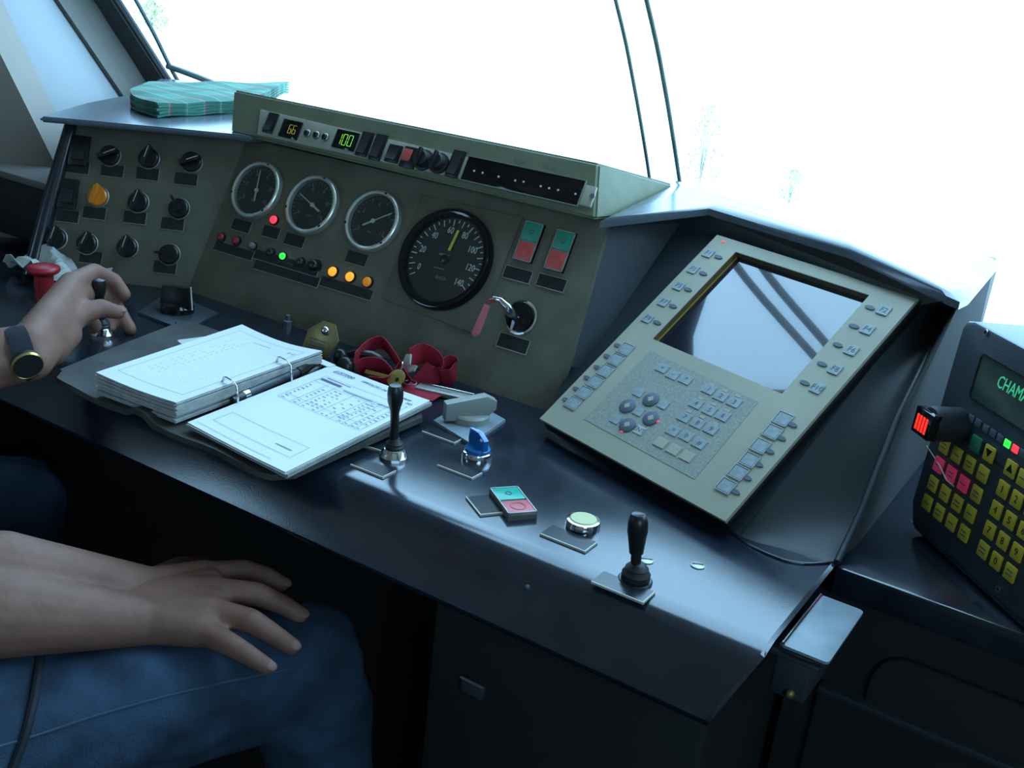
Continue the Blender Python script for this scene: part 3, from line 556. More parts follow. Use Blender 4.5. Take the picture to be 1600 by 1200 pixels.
# big selector on metal plate
pc = [at_z(p, .004) for p in ((677, 656), (735, 692), (790, 655), (735, 624))]
o = thing('rotary_selector', 'grey pointer handle on square metal plate behind the tall lever', 'selector switch'); c_ = sum(pc, V())/4; o.location = (c_.x, c_.y, 0)
b = B(); b.prism([(p.x-c_.x, p.y-c_.y) for p in reversed(pc)][::-1], 0, .004, bev=.0008); b.done('plate', 'gplate', o)
b = B(); b.lathe([(.021, .004), (.021, .011), (.019, .013), (0, .013)], 40); b.done('disc', 'grey', o)
b = B(); b.prism([(-.034, .004), (.010, .004), (.024, .016), (.024, .026), (.012, .032), (-.034, .024)], -.006, .006, m=Matrix(((1, 0, 0, 0), (0, 0, -1, 0), (0, 1, 0, 0), (0, 0, 0, 1))), bev=.001); h_ = b.done('handle', 'grey', o, T(0.004, 0, .003, math.radians(52)))
b = B(); b.lathe([(.0022, 0), (.0022, .0006), (0, .0006)], 12); b.done('screw', 'black', h_, T(.008, 0, .030))
# blue knob
a = at_z((745, 716), .0); o = thing('rotary_switch', 'translucent blue fin knob with chrome base on the desk', 'knob', T(a.x, a.y, 0)); b = B(); b.lathe([(.016, 0), (.016, .004), (.0148, .008), (.013, .009), (0, .009)], 40); b.done('base', 'chrome', o)
b = B(); b.prism([(-.013, .008), (.013, .008), (.013, .024), (.002, .030), (-.013, .030), (-.0135, .02)], -.003, .003, m=Matrix(((1, 0, 0, 0), (0, 0, -1, 0), (0, 1, 0, 0), (0, 0, 0, 1))), bev=.001); b.done('fin', 'blue', o, T(0, 0, 0, -.35))
b = B(); b.lathe([(.0135, .0085), (.0135, .012), (.012, .0135), (0, .0135)], 32); b.done('disc', 'blue', o)
# yellow button
a = at_z((910, 824)); o = thing('push_button', 'round cream-yellow push button with chrome rim on the desk', 'push button', T(a.x, a.y, 0)); b = B(); b.lathe([(.0165, 0), (.0165, .006), (.0155, .0085), (.0135, .009), (.0132, .0075), (0, .0075)], 44); b.done('rim', 'chrome', o, ang=40); b = B(); b.lathe([(.0130, .007), (.0130, .0088), (.012, .0098), (0, .0100)], 40); b.done('cap', 'cream', o)
# dark selector on plate, left
pq = [at_z(p, .004) for p in ((215, 487), (290, 516), (342, 488), (262, 455))]; c_ = sum(pq, V())/4
o = thing('rotary_selector', 'black finned selector on dark plate behind the binder', 'selector switch', T(c_.x, c_.y, 0)); b = B(); b.prism([(p.x-c_.x, p.y-c_.y) for p in pq], 0, .004, bev=.0008); b.done('plate', 'house', o)
b = B(); b.lathe([(.022, .004), (.022, .011), (.018, .014), (0, .014)], 36); b.done('disc', 'blackg', o); b = B(); b.prism([(-.026, .010), (.022, .010), (.020, .040), (-.022, .036)], -.004, .004, m=Matrix(((1, 0, 0, 0), (0, 0, -1, 0), (0, 1, 0, 0), (0, 0, 0, 1))), bev=.001); g = b.done('fin', 'black', o, T(0, 0, 0, .2))
b = B(); b.tube([(.0235, 0, .010), (.021, 0, .041)], .0011, 6); b.done('pale_edge', 'ink', g)

# ================================================================= TERMINAL WITH SCREEN
z4 = lambda x, y: (840+x/2.608, 360+y/2.608)
term = thing('driver_terminal', 'beige-grey terminal panel with slanted display and keypad', 'terminal', FS.mat())
h = lambda p, off=0: FS.hit(p, off)
dc = [h(z4(*p)) for p in ((473, 443), (1000, 668), (1350, 258), (800, 88))]
dx0, dx1 = (dc[0][0]+dc[3][0])/2, (dc[1][0]+dc[2][0])/2; dy0, dy1 = (dc[0][1]+dc[1][1])/2, (dc[2][1]+dc[3][1])/2
TW, THh = .2645, .312
b = B()
for (x0, x1, y0, y1) in ((-.002, TW, 0, dy0), (-.002, TW, dy1, THh), (-.002, dx0, dy0, dy1), (dx1, TW, dy0, dy1)): b.box(x0, x1, y0, y1, -.004, 0)
b.done('bezel', 'bezelp', term)
b = B(); b.box(-.001, TW-.001, .001, THh-.001, -.020, -.0098); b.box(-.001, TW-.001, .001, .003, -.02, -.004); b.box(-.001, .002, .003, THh-.001, -.02, -.004); b.box(TW-.004, TW-.001, .003, THh-.001, -.02, -.004); b.done('case', 'blackm', term)
b = B(); b.box(dx0, dx1, dy0, dy1, -.0096, -.008); b.done('screen', 'scr', term)
b = B(); b.box(dx0, dx1, dy1-.0006, dy1-.0001, -.008, -.0002); b.box(dx0+.0001, dx0+.0006, dy0, dy1, -.008, -.0002); b.done('gasket', 'brown', term)
b = B(); b.box(dx0+.0006, dx0+.0016, dy0+.002, dy1-.002, -.008, -.0068); b.done('gold_strip', 'gold', term)
fld = [h(z4(*p)) for p in ((190, 770), (640, 1015), (900, 700), (460, 490))]; b = B(); b.prism(fld, 0, .0004); b.done('keypad_field', 'wornp', term)
def tkey(p, w_=.0145, h_=.0115, mat='keyp', sym=None, name='key', th=.0011, par=term):
    a = h(p); b = B(); b.box(-w_/2, w_/2, -h_/2, h_/2, 0, th, .0004, 1); k = b.done(name, mat, par, T(a[0], a[1], .0002)); 
    if sym: text('legend', sym, h_*.72, 'symb', k, T(0, 0, th+.0001), th=.0001)
    return k
def oval(p): a = h(p); b = B(); b.prism(circ(0, 0, .0058, 16, ry=.0024), 0, .0012); b.done('oval_key', 'symb', term, T(a[0], a[1], 0))
for p, s in zip(((697, 95), (635, 160), (577, 228), (515, 293), (450, 360)), ('F1', 'F3', 'F5', 'F7', 'F9')): tkey(z4(*p), .0125, .0125, 'keyp', s)
for p, s in zip(((1412, 328), (1345, 405), (1280, 490), (1213, 568), (1140, 645)), ('F2', 'F4', 'F6', 'F8', 'F10')): tkey(z4(*p), .0125, .0125, 'keyp', s)
for p in ((737, 110), (675, 177), (613, 242), (552, 310), (488, 377), (1355, 316), (1290, 392), (1224, 468), (1160, 546), (1090, 623), (328, 471), (286, 515), (245, 560), (204, 603), (160, 648), (117, 692), (1038, 793), (992, 847), (945, 901), (900, 954), (853, 1009), (806, 1066)): oval(z4(*p))
def framed(p):
    k = tkey(p, .0145, .013, 'keyp'); b = B(); w_, h_ = .0145/2+.0012, .0065+.0012
    for q in ((-w_, w_, h_-.0007, h_), (-w_, w_, -h_, -h_+.0007), (-w_, -w_+.0007, -h_, h_), (w_-.0007, w_, -h_, h_)): b.box(*q, 0, .0014)
    b.done('key_frame', 'keyl', k)
for p in ((360, 485), (320, 528), (278, 573), (235, 618), (190, 662), (145, 705), (1000, 770), (958, 823), (908, 880), (865, 937), (818, 988), (768, 1043)): framed(z4(*p))
for p, s in zip(((510, 563), (553, 590), (605, 610)), '+-*'): tkey(z4(*p), sym=s)
nk = ((700, 650), (748, 678), (803, 702), (648, 708), (702, 735), (756, 758), (600, 763), (653, 788), (708, 812), (553, 818), (607, 840), (660, 870))
for p, s in zip(nk, '123456789*0#'): tkey(z4(*p), sym=s)
for p in ((503, 867), (556, 895), (610, 922)): tkey(z4(*p), mat='keyt')
for p in ((712, 632), (766, 655), (818, 676), (665, 685), (720, 710), (774, 735), (618, 738), (672, 762), (727, 790)): tkey(z4(*p), .007, .004, 'keyt', name='coloured_mark', th=.0006)
for p in ((413, 663), (513, 712), (413, 740), (320, 772)): tkey(z4(*p), .012, .0105, 'keyp')
tkey(z4(415, 816), .0125, .0105, 'keyl', 'ENT')
for p in ((463, 691), (367, 718), (463, 768), (367, 795)):
    a = h(z4(*p)); b = B(); b.lathe([(.0092, 0), (.0092, .0014), (.008, .002), (0, .002)], 28); k = b.done('arrow_key', 'symb', term, T(a[0], a[1], 0)); b = B(); b.prism([(-.004, 0), (0, -.004), (.004, 0), (0, .004)], .002, .0023); b.done('symbol', 'keyt', k)
for p in ((345, 708), (490, 780), (345, 820), (757, 48)): a = h(z4(*p)); b = B(); b.lathe([(.0016, 0), (.0016, .001), (0, .0016)], 12); b.done('status_light', 'redbar' if p[1] < 100 else 'lred', term, T(a[0], a[1], 0))

# ================================================================= RADIO
rad = thing('cab_radio', 'dark blue-grey radio unit with yellow keys at the right edge', 'radio', FR.mat())
rh = lambda p: FR.hit(p)
z5 = lambda x, y: (1380+x/2.4, 480+y/2.4)
RW = .27
body = [(-.0245, -.072), (-.016, -.089), (-.010, -.0945), (RW, -.097), (RW, .119), (-.012, .120), (-.022, .117), (-.0262, .109)]
b = B(); b.prism(body, -.11, 0, bev=.003); b.done('case', 'radio', rad)
for gy in (-.0905, .016): b = B(); b.box(-.020, RW-.004, gy, gy+.0009, 0, .0006); b.done('groove_trim', 'black', rad)
w0 = rh(z5(378, 180)); w1 = rh(z5(330, 335)); wx = w1[0]-.001; ww = .16; wy0, wy1 = rh(z5(345, 345))[1], rh(z5(378, 178))[1]
b = B(); b.prism(rrect(wx, wx+ww, wy0, wy1, .004), 0, .0006); b.done('display', 'lcd', rad)
b = B(); o_ = rrect(wx-.0015, wx+ww+.0015, wy0-.0015, wy1+.0015, .005); i_ = rrect(wx, wx+ww, wy0, wy1, .004)
t = bmesh.new(); n_ = len(o_); A1 = [t.verts.new((x, y, .0014)) for x, y in o_]; B1 = [t.verts.new((x, y, .0014)) for x, y in i_]; A0 = [t.verts.new((x, y, 0)) for x, y in o_]; B0 = [t.verts.new((x, y, 0)) for x, y in i_]
for k in range(n_): q = (k+1) % n_; t.faces.new((A1[k], A1[q], B1[q], B1[k])); t.faces.new((A0[k], A0[q], A1[q], A1[k])); t.faces.new((B1[k], B1[q], B0[q], B0[k]))
b.add(t); b.done('display_surround', 'black', rad)
a = rh(z5(432, 272)); text('display_text', 'CHAMADA', .0165, 'lcdt', rad, T(a[0], a[1]-.001, .0008), shear=.15, align='LEFT', squeeze=.72)
def rkey(x, y, mat='rkey', s=None, w_=.0135, h_=.0145, bars=0):
    b = B(); b.box(-w_/2, w_/2, -h_/2, h_/2, 0, .0022, .0007); k = b.done('key', mat, rad, T(x, y, .0001))
    if s: text('legend', s, .0095, 'black', k, T(0, 0, .0023), th=.0001)
    if bars:
        b = B()
        for i in range(bars): b.box(-w_*.3, w_*.3, (i-(bars-1)/2)*.0038-.0006, (i-(bars-1)/2)*.0038+.0006, .0022, .0024)
        b.done('legend', 'symb', k)
for j in range(4):
    for i in range(4):
        rkey(i*.0201, -j*.0201, 'rpink' if (j == 1 and i < 3) else 'rkey', bars=2 if (i+j) % 2 == 0 else 1)
nums = ['1', '2', '3', '4', '5', '6', '7', '8', '9', None, '0', None]
for j in range(4):
    for i in range(3): rkey(.0898+i*.0192, -(.0006+j*.0201), s=nums[j*3+i], bars=2 if nums[j*3+i] is None else 0)
a = rh(z5(352, 513)); rkey(a[0], a[1], 'rgreen', bars=2); a = rh(z5(402, 550)); rkey(a[0], a[1], s='\u25bc'); a = rh(z5(483, 607)); rkey(a[0], a[1], s='\u25b2'); a = rh(z5(528, 642)); rkey(a[0]+.001, a[1], bars=1)
for i, p in enumerate(((332, 418), (358, 434), (387, 455), (413, 473), (440, 492), (467, 512), (497, 532), (526, 550))):
    a = rh(z5(*p)); b = B(); b.box(-.004, .004, -.0035, .0035, 0, .0012, .0006); k = b.done('status_light', ('symb', 'symb', 'symb', 'symb', 'symb', 'lgreen', 'lred', 'symb')[i], rad, T(a[0], a[1], 0))
for p in (z5(386, 95), z5(432, 1058)):
    a = rh(p); b = B(); b.lathe([(.003, 0), (.003, .0012), (.0018, .0012), (.0018, .0002)], 16, cap=False); b.done('screw', 'steel', rad, T(a[0], a[1], 0))
b = B(); b.tube([FR.pt(*rh((1449, 697)), .0008), FR.pt(*rh((1462, 715)), .0012), FR.pt(*rh((1472, 728)), .0026), FR.pt(*rh((1483, 750)), .003), FR.pt(*rh((1492, 760)), .001)], .0006, 6); b.done('scratch', 'ink', rad, FR.mat().inverted())
# knob with a lit red window, plugged in on the radio face
a = rh((1499, 664)); o = thing('lit_selector', 'protruding black knob with red lit bars on the radio', 'knob', FR.mat(a[0], a[1], 0))
b = B(); b.lathe([(.0165, 0), (.0165, .030), (.015, .032), (0, .032)], 32); b.done('barrel', 'rubber', o)
b = B(); b.box(-.0135, .0135, -.0125, .0125, .030, .040, .001); b.done('cap', 'blackg', o)
for k in range(4): b = B(); b.box(-.0088+k*.0047, -.0058+k*.0047, -.0085, .0065, .040, .0404); b.done('light_bar', 'redbar', o)
b = B(); b.tube([V((.12, 1.28, .0)), V((.03, 1.24, .16)), V((-.02, 1.22, .24)), V((-.06, 1.25, .20)), V((-.09, 1.32, .0))], .006, 10); tag(b.done('cable', 'rubber'), 'dark cable looping up behind the radio', 'cable')

# ================================================================= SIDE CONSOLE (right of the desk)
sc_ = thing('side_console', 'black side console right of the desk under the radio', 'side console')
yf = at_z((1315, 893), -.004).y
b = B(); b.box(XE-.0, XR, yf, 1.46, -.03, -.001, .003); b.done('worktop', 'desk', sc_)
b = B(); b.box(XE-.02, XR, yf+.004, yf+.03, -.77, -.03); b.done('front_panel', 'blackm', sc_)
b = B(); b.prism(rrect(-.13, .6, -.40, -.065, .03), -.004, .004, m=Matrix(((1, 0, 0, 0), (0, 0, -1, yf+.002), (0, 1, 0, 0), (0, 0, 0, 1))), bev=.002); b.done('door', 'blackm', sc_)
p0, p1 = at_z((1298, 1072), -.12), at_z((1570, 1200), -.12)
b = B(); b.box(p0.x-.01, XR, p0.y-.008, p0.y+.05, -.128, -.12, .002); b.done('kick_rail', 'house', sc_)
b = B(); b.box(p0.x-.01, XR, p0.y+.0, p0.y+.012, -.76, -.128); b.done('lower_panel', 'blackm', sc_)
# hinged lid box on the desk's end
q = [at_z(p, -.006) for p in ((1212, 1003), (1290, 1034), (1350, 955), (1285, 929))]
o = thing('lidded_box', 'small metal box with flat hinged lid on the desk end', 'box')
x0 = XE+.002; x1 = q[2].x; y0 = (q[0].y+q[1].y)/2; y1 = (q[2].y+q[3].y)/2
b = B(); b.prism(rrect(x0, x1, y0, y1, .004), -.0085, -.006, bev=.0005); ld = b.done('lid', 'gplate', o); b = B(); b.tube([(x0+.002, y0+.001, -.0065), (x0+.002, y1-.001, -.0065)], .0022, 10); b.done('hinge', 'chrome', ld)
b = B(); b.box(x0-.002, x1-.012, y0+.004, y1-.012, -.055, -.012, .003); b.box(x0-.006, x1-.006, y0+.0, y0+.006, -.018, -.014, .001); b.done('body', 'house', o)
b = B(); b.ball((x1-.024, y0+.003, -.048), .004); b.done('catch', 'tag', o)

# ================================================================= BINDER
bd = thing('ring_binder', 'open black ring binder full of white pages on the desk', 'binder')
def bq(z, *ps): return [at_z(p, z) for p in ps]
cb = bq(.010, (72, 588), (437, 752), (677, 646), (292, 500))
def bil(c, u, v): return c[0].lerp(c[1], u).lerp(c[3].lerp(c[2], u), v)
rows = []
for j in range(13):
    v = j/12; r = []
    for i in range(25):
        u = i/24; p = bil(cb, u, v); ed = min(1, min(u, 1-u, v, 1-v)*14); 
        cr = .02*(1-math.sin(min(1, min(u, 1-u)*16)*math.pi/2))*(1 if v < .5 else -1)*max(0, 1-min(v, 1-v)*12)
        p = p+V((0, cr, 0)); p.z = .0095+.0015*math.sin(u*19+v*3)*(1-v)+(.006 if .40 < u < .50 and v < .1 else 0) + .002*(1-ed); r.append(p)
    rows.append(r)
b = B(); b.grid(rows, .006); b.done('cover', 'leather', bd, ang=60)
def stack(name, base, z0, hf, n, jit, par, seed, curve):
    rnd = random.Random(seed); b = B()
    for k in range(n):
        ox, oy = rnd.uniform(-jit, jit), rnd.uniform(-jit, jit); R = []
        for j in range(7):
            v = j/6
            R.append([V((*(bil(base, i/12, v).xy+V((ox, oy)).xy), z0+(k+.1)/n*hf(i/12, v)+.0004)) for i in range(13)])
        b.grid(R, hf(.5, .5)/n*.8)
    return b.done(name, 'paperd', par, ang=60)
# left pile (thick, sagging in the middle of its rear edge)
lt = bq(.036, (150, 583), (275, 629), (503, 548), (378, 508)); lb = [V((p.x, p.y, 0)) for p in lt]; 
lb2 = bq(.008, (152, 612), (287, 660), (503, 568), (382, 520))
hL = lambda u, v: .0225-.005*math.sin(u*math.pi)*(.4+.6*v)-.001*u
stack('page_stack', lt, .0135, hL, 14, .0014, bd, 3, 0)
R = [[V((*bil(lt, i/16, j/10).xy, .0138+hL(i/16, j/10)+.0002)) for i in range(17)] for j in range(11)]
b = B(); b.grid(R, .0005); pgL = b.done('top_page', 'paper', bd, ang=60)
rt = bq(.020, (293, 660), (446, 738), (672, 626), (520, 570)); rt2 = [V(p) for p in rt]
hR = lambda u, v: .0062-.001*math.sin(u*math.pi)
stack('page_stack', rt, .0135, hR, 6, .0025, bd, 5, 0)
R = [[V((*bil(rt, i/16, j/10).xy, .0138+hR(i/16, j/10)+.0002)) for i in range(17)] for j in range(11)]
b = B(); b.grid(R, .0005); pgR = b.done('top_page', 'paper', bd, ang=60)
def pp(base, hf, z0, u, v): p = bil(base, u, v); return V((p.x, p.y, z0+hf(u, v)+.0008))
def strokes(name, par, base, hf, z0, lines, mat, wd=.0005):
    b = B()
    for (u0, v0, u1, v1) in lines:
        n = max(2, int(14*max(abs(u1-u0), abs(v1-v0)))+1); P = [pp(base, hf, z0, u0+(u1-u0)*k/n, v0+(v1-v0)*k/n) for k in range(n+1)]
        d = (P[-1]-P[0]); s = V((-d.y, d.x, 0)).normalized()*wd/2; b.grid([[p-s for p in P], [p+s for p in P]])
    return b.done(name, mat, par, kind='stuff' if name == 'printed_figures' else None)
# right page: heading, table, ruled boxes
LN = lambda *a: list(a)
fr_ = []
def bx(u0, v0, u1, v1): return [(u0, v0, u1, v0), (u1, v0, u1, v1), (u1, v1, u0, v1), (u0, v1, u0, v0)]
strokes('printed_table', pgR, rt, hR, .0138, bx(.12, .50, .95, .86)+[(.12, .80, .95, .80), (.12, .77, .95, .77)]+[(.12, .56, .95, .56)]+[(u, .50, u, .80) for u in (.25, .33, .52, .66, .72, .78, .84, .90)]+bx(.10, .10, .88, .22)+[(.04, .035, .8, .035)], 'print_', .0004)
strokes('shaded_cell', pgR, rt, hR, .0138, [(.13, .815, .34, .815)], 'print_', .0045)
rnd = random.Random(8); rw = []
for j in range(9):
    v = .515+j*.029
    for u in (.14, .27, .36, .41, .46, .55, .60, .68, .73, .79, .85, .91):
        if rnd.random() < .72: l_ = rnd.uniform(.018, .035); rw.append((u, v, u+l_, v))
strokes('printed_figures', pgR, rt, hR, .0138, rw+[(.15, .845, .40, .845), (.66, .15, .82, .15), (.40, .788, .7, .788), (.74, .788, .92, .788)], 'print_', .0011)
ax_ = (rt[1]-rt[0]).normalized(); rotp = math.atan2(ax_.y, ax_.x)
def ptext(par, base, hf, z0, u, v, s, size, mat, **k): p = pp(base, hf, z0, u, v); return text('heading', s, size, mat, par, T(p.x, p.y, p.z+.0003, math.atan2((base[1]-base[0]).y, (base[1]-base[0]).x)), th=.0001, **k)
ptext(pgR, rt, hR, .0138, .20, .935, 'LISTPP', .0105, 'print_', shear=.35)
ptext(pgR, rt, hR, .0138, .64, .935, 'LIMITA\u00c7\u00c3O DE VELOCIDADE', .0058, 'print_', shear=.2)
ptext(pgR, rt, hR, .0138, .925, .89, '243', .006, 'print_')
# left page: ruled frame, vertical figures
strokes('printed_frame', pgL, lt, hL, .0138, bx(.09, .09, .90, .93), 'print_', .0005)
rw = []
for i in range(14):
    for j in range(17):
        if rnd.random() < (.75 if i < 4 or j > 13 else .5): u = .20+i*.045; v = .22+j*.038; rw.append((u, v, u+.012, v+.0) if i > 3 else (u, v, u, v+.02))
strokes('printed_figures', pgL, lt, hL, .0138, rw, 'printl', .0008)
ptext(pgL, lt, hL, .0138, .45, .87, '\u2014\u2014 \u2014\u2014\u2014', .0058, 'print_'); ptext(pgL, lt, hL, .0138, .84, .865, '[\u2014]', .0058, 'print_')
# rings, pen in the gap
for px_, py_, qx, qy, rx, ry in ((372, 632, 367, 598, 345, 598), (456, 598, 450, 566, 432, 564)):
    a0_ = at_z((px_, py_), .018); tp = at_z((qx, qy+6), .043); en = at_z((rx, ry+3), .038)
    d = V((-.9, .15, 0)).normalized(); s0 = V((a0_.x, a0_.y, .015))
    P = [s0, s0+V((-.001, 0, .014)), s0+V((-.004, .001, .022)), s0+V((-.011, .002, .026)), s0+V((-.020, .003, .027)), s0+V((-.026, .004, .025)), s0+V((-.028, .004, .018))]
    b = B(); b.tube(P, .0013, 10); b.done('ring', 'chrome', bd, ang=60)
s0 = at_z((290, 655), .011); s1 = at_z((505, 566), .011); b = B(); b.box(0, (s1-s0).length, -.001, .014, -.004, -.001); b.done('spine_plate', 'blackg', bd, T(s0.x, s0.y, .008, math.atan2((s1-s0).y, (s1-s0).x)))
pn = thing('ballpoint_pen', 'black pen with bright band lying in the binder gap', 'pen'); e0, e1 = at_z((362, 626), .021), at_z((503, 565), .021); L_ = (e1-e0).length; pn.location = e0; pn.rotation_euler = (0, 0, math.atan2((e1-e0).y, (e1-e0).x)); RY = Matrix.Rotation(math.pi/2, 4, 'Y')
b = B(); b.lathe([(.002, 0), (.0035, .001), (.0035, .006), (.0048, .008), (.0052, .018)], 16, m=RY); b.done('clicker', 'black', pn); b = B(); b.lathe([(.0052, .018), (.0052, .026)], 16, m=RY); b.done('band', 'chrome', pn)
b = B(); b.lathe([(.0048, .026), (.0048, L_*.72)], 16, m=RY); b.done('barrel', 'house', pn); b = B(); b.lathe([(.0062, L_*.70), (.0062, L_*.80), (.004, L_*.84), (.0012, L_*.98), (0, L_)], 16, m=RY); b.done('grip', 'black', pn)
# tabs sticking out
a = at_z((306, 530), .030); b = B(); b.prism(rrect(-.02, .02, -.009, .009, .004), 0, .0006); b.done('index_tab', 'tissue', bd, T(a.x, a.y, .028, math.radians(72)))
a = at_z((508, 566), .022); b = B(); b.prism(rrect(-.012, .012, -.006, .006, .001), 0, .0005); b.done('index_tab', 'paper', bd, T(a.x, a.y, .0205, -.1))

# ================================================================= KEYS, TAG, LANYARD
a = V((-.88, .985, .0)); FT = Frame(a, (1, .05, 0), (0, .35, .94)); 
tg = [FT.hit(p) for p in ((470, 548), (511, 560), (529, 533), (524, 507), (505, 501), (481, 514))]
o = thing('octagonal_tag', 'bronze octagonal tag leaning against the panel behind the binder', 'tag', FT.mat()); b = B(); b.prism(tg, -.0015, 0, bev=.0004); b.done('plate', 'tag', o)
r_t = FT.hit((509, 517)); b = B(); b.ball((r_t[0], r_t[1], .001), (.006, .006, .005)); b.done('rivet', 'chrome', o); b = B()
for k in range(4): q_ = FT.hit((496+k*-.8, 531+k*5.2)); b.box(q_[0]-.012, q_[0]+.013, q_[1]-.0006, q_[1]+.0006, 0, .0003)
b.done('engraving', 'symb', o)
lan = []
def ribbon(ctrl, wd, name, par, k=6, up=V((0, 0, 1))):
    P = []
    c = [V(p) for p in ctrl]; c = [c[0]*2-c[1]]+c+[c[-1]*2-c[-2]]
    for i in range(1, len(c)-2):
        for t in range(k):
            t /= k; P.append(.5*((2*c[i])+(c[i+1]-c[i-1])*t+(2*c[i-1]-5*c[i]+4*c[i+1]-c[i+2])*t*t+(-c[i-1]+3*c[i]-3*c[i+1]+c[i+2])*t**3))
    P.append(c[-2]); rows = []
    for i, p in enumerate(P):
        d = (P[min(i+1, len(P)-1)]-P[max(i-1, 0)]).normalized(); s = (up - d*up.dot(d)); s = s.normalized() if s.length > .15 else V((0, 1, 0)); rows.append([p-s*wd/2, p+s*wd/2])
    b = B(); b.grid(rows, .0008); return b.done(name, 'ribbon', par, ang=70)
ly = thing('lanyard', 'crumpled red ribbon lanyard heaped against the panel', 'lanyard')
def zp(x, y, z): return at_z((x, y), z)
up1 = V((.1, -.35, .9))
ribbon([zp(552, 565, .022), zp(575, 542, .03), zp(598, 536, .034), zp(618, 560, .026), zp(632, 585, .016), zp(640, 598, .008)], .026, 'strap', ly, up=V((.3, -.5, .8)))
ribbon([zp(558, 578, .012), zp(575, 570, .018), zp(600, 572, .02), zp(618, 590, .014), zp(606, 602, .008), zp(580, 600, .006)], .026, 'strap', ly, up=V((0, -.5, .85)))
ribbon([zp(640, 560, .03), zp(660, 552, .034), zp(680, 560, .03), zp(688, 580, .016), zp(672, 590, .01), zp(655, 580, .02)], .028, 'strap', ly, up=V((0, -.3, .9)))
ribbon([zp(688, 585, .012), zp(700, 568, .024), zp(712, 572, .022), zp(706, 588, .012), zp(690, 592, .008)], .026, 'strap', ly, up=up1)
ribbon([zp(596, 594, .004), zp(625, 600, .004), zp(655, 612, .003), zp(684, 622, .003)], .022, 'strap', ly, up=V((0, 1, .12)))
b = B(); b.tube([zp(540, 556, .012), zp(560, 552, .026), zp(580, 554, .026), zp(603, 566, .018)], .005, 8); b.done('clip', 'black', ly)
b = B(); b.ball(tuple(zp(540, 575, .012)), (.012, .01, .014)); b.ball(tuple(zp(532, 560, .016)), (.010, .008, .012)); b.done('buckle', 'black', ly)
o = thing('key_ring', 'small steel split ring through the keys on the lanyard', 'key ring'); c_ = zp(621, 580, .02); b = B(); ex, ey = V((.7, -.5, .2)).normalized(), V((.2, .3, .93)).normalized()
b.tube([c_+ex*.011*math.cos(t*math.pi/8)+ey*.013*math.sin(t*math.pi/8) for t in range(16)], .0011, 8, True); b.done('ring', 'chrome', o)
b = B(); c_ = zp(641, 598, .012); b.tube([c_+V((.9, -.3, .1)).normalized()*.010*math.cos(t*math.pi/8)+V((.3, .9, .2)).normalized()*.006*math.sin(t*math.pi/8) for t in range(16)], .0008, 8, True); b.done('ring', 'steel', o)
kf = Frame(zp(619, 591, .02), (.95, -.1, .0), (.05, .72, .68))
o = thing('door_key', 'brass key with round bow lying by the lanyard', 'key', kf.mat(rot=.12)); b = B(); b.prism(circ(0, 0, .0115, 24), -.001, .001, bev=.0003); b.done('bow', 'brass', o); b = B(); b.box(-.046, -.010, -.0035, .0012, -.0008, .0008); b.box(-.046, -.010, -.0005, .0, .0008, .0013); b.done('blade', 'brass', o); b = B(); b.prism(circ(.003, -.002, .0028, 12), .0009, .0013); b.done('hole', 'black', o)
kf = Frame(zp(634, 575, .024), (.9, -.2, .3), (-.1, .6, .8))
o = thing('door_key', 'grey steel key standing over the red ribbon', 'key', kf.mat()); b = B(); b.prism([(-.016, -.010), (.018, -.004), (.020, .003), (.006, .004), (.001, .018), (-.008, .018), (-.008, .004), (-.016, -.003)], -.0012, .0012, bev=.0004); b.done('blade', 'dull', o)
p0, p1 = zp(652, 602, .006), zp(741, 622, .006); o = thing('key_fob', 'flat silver rectangular key fob in front of the grey selector', 'key fob', T(p0.x, p0.y, 0, math.atan2((p1-p0).y, (p1-p0).x)))
L_ = (p1-p0).length; b = B(); b.box(0, L_, -.009, .009, .001, .007, .0015); b.done('body', 'dull', o); b = B(); b.box(.002, L_-.002, .0055, .0085, .007, .009, .0008); b.done('raised_edge', 'chrome', o)
text('lettering', '\u2014\u2014', .007, 'symb', o, T(L_*.5, -.002, .0072))

# tissue
rnd = random.Random(11); tc_ = at_z((92, 408), .03); b = B(); t = bmesh.new(); N = 15
G = [[V(((i/14-.5)*.14, (j/14-.5)*.075, 0)) for i in range(N)] for j in range(N)]
from mathutils import noise as nz_
for j in range(N):
    for i in range(N):
        p = G[j][i]; n_ = nz_.noise_vector(V((p.x*26, p.y*30, 1.7))); p += V((n_.x*.018, n_.y*.014, abs(n_.z)*.055+.006))
b.grid([[tuple(p) for p in r] for r in G], .001); tag(b.done('tissue', 'tissue', None, T(tc_.x, tc_.y, .0, .1), ang=30), 'crumpled white tissue behind the red mushroom button', 'tissue')
# folded cloth on the shelf
cl = thing('folded_cloth', 'folded green plaid cloth lying on the left shelf', 'cloth'); zc = .2135
cq = [at_z(p, zc+.012) for p in ((216, 158), (256, 172), (372, 160), (440, 146), (345, 126), (262, 130))]
def cloth_layer(z, off, seed):
    zt_ = zc+.026; c4 = [at_z((246+off, 160), zt_), at_z((400, 152), zt_), at_z((452, 126), zt_), at_z((232+off, 126), zt_)]; lt_ = at_z((203+off, 142), zt_)
    R = []
    for j in range(15):
        r = []
        for i in range(25):
            u, v = i/24, j/14; p = bil(c4, u, v); mid = c4[0].lerp(c4[3], v); bul = (lt_-c4[0].lerp(c4[3], .5))*math.sin(math.pi*v)*max(0, 1-u*3.0)
            ed = math.sin(math.pi/2*min(1, min(u, v, 1-v)*9+.15))
            p = p+bul; p.z = z+.0012*math.sin(i*.55+seed)+.001*math.sin(j*.8+i*.25+seed)-.003*(1-ed); r.append(p)
        R.append(r)
    b = B(); b.grid(R, .0034); return b
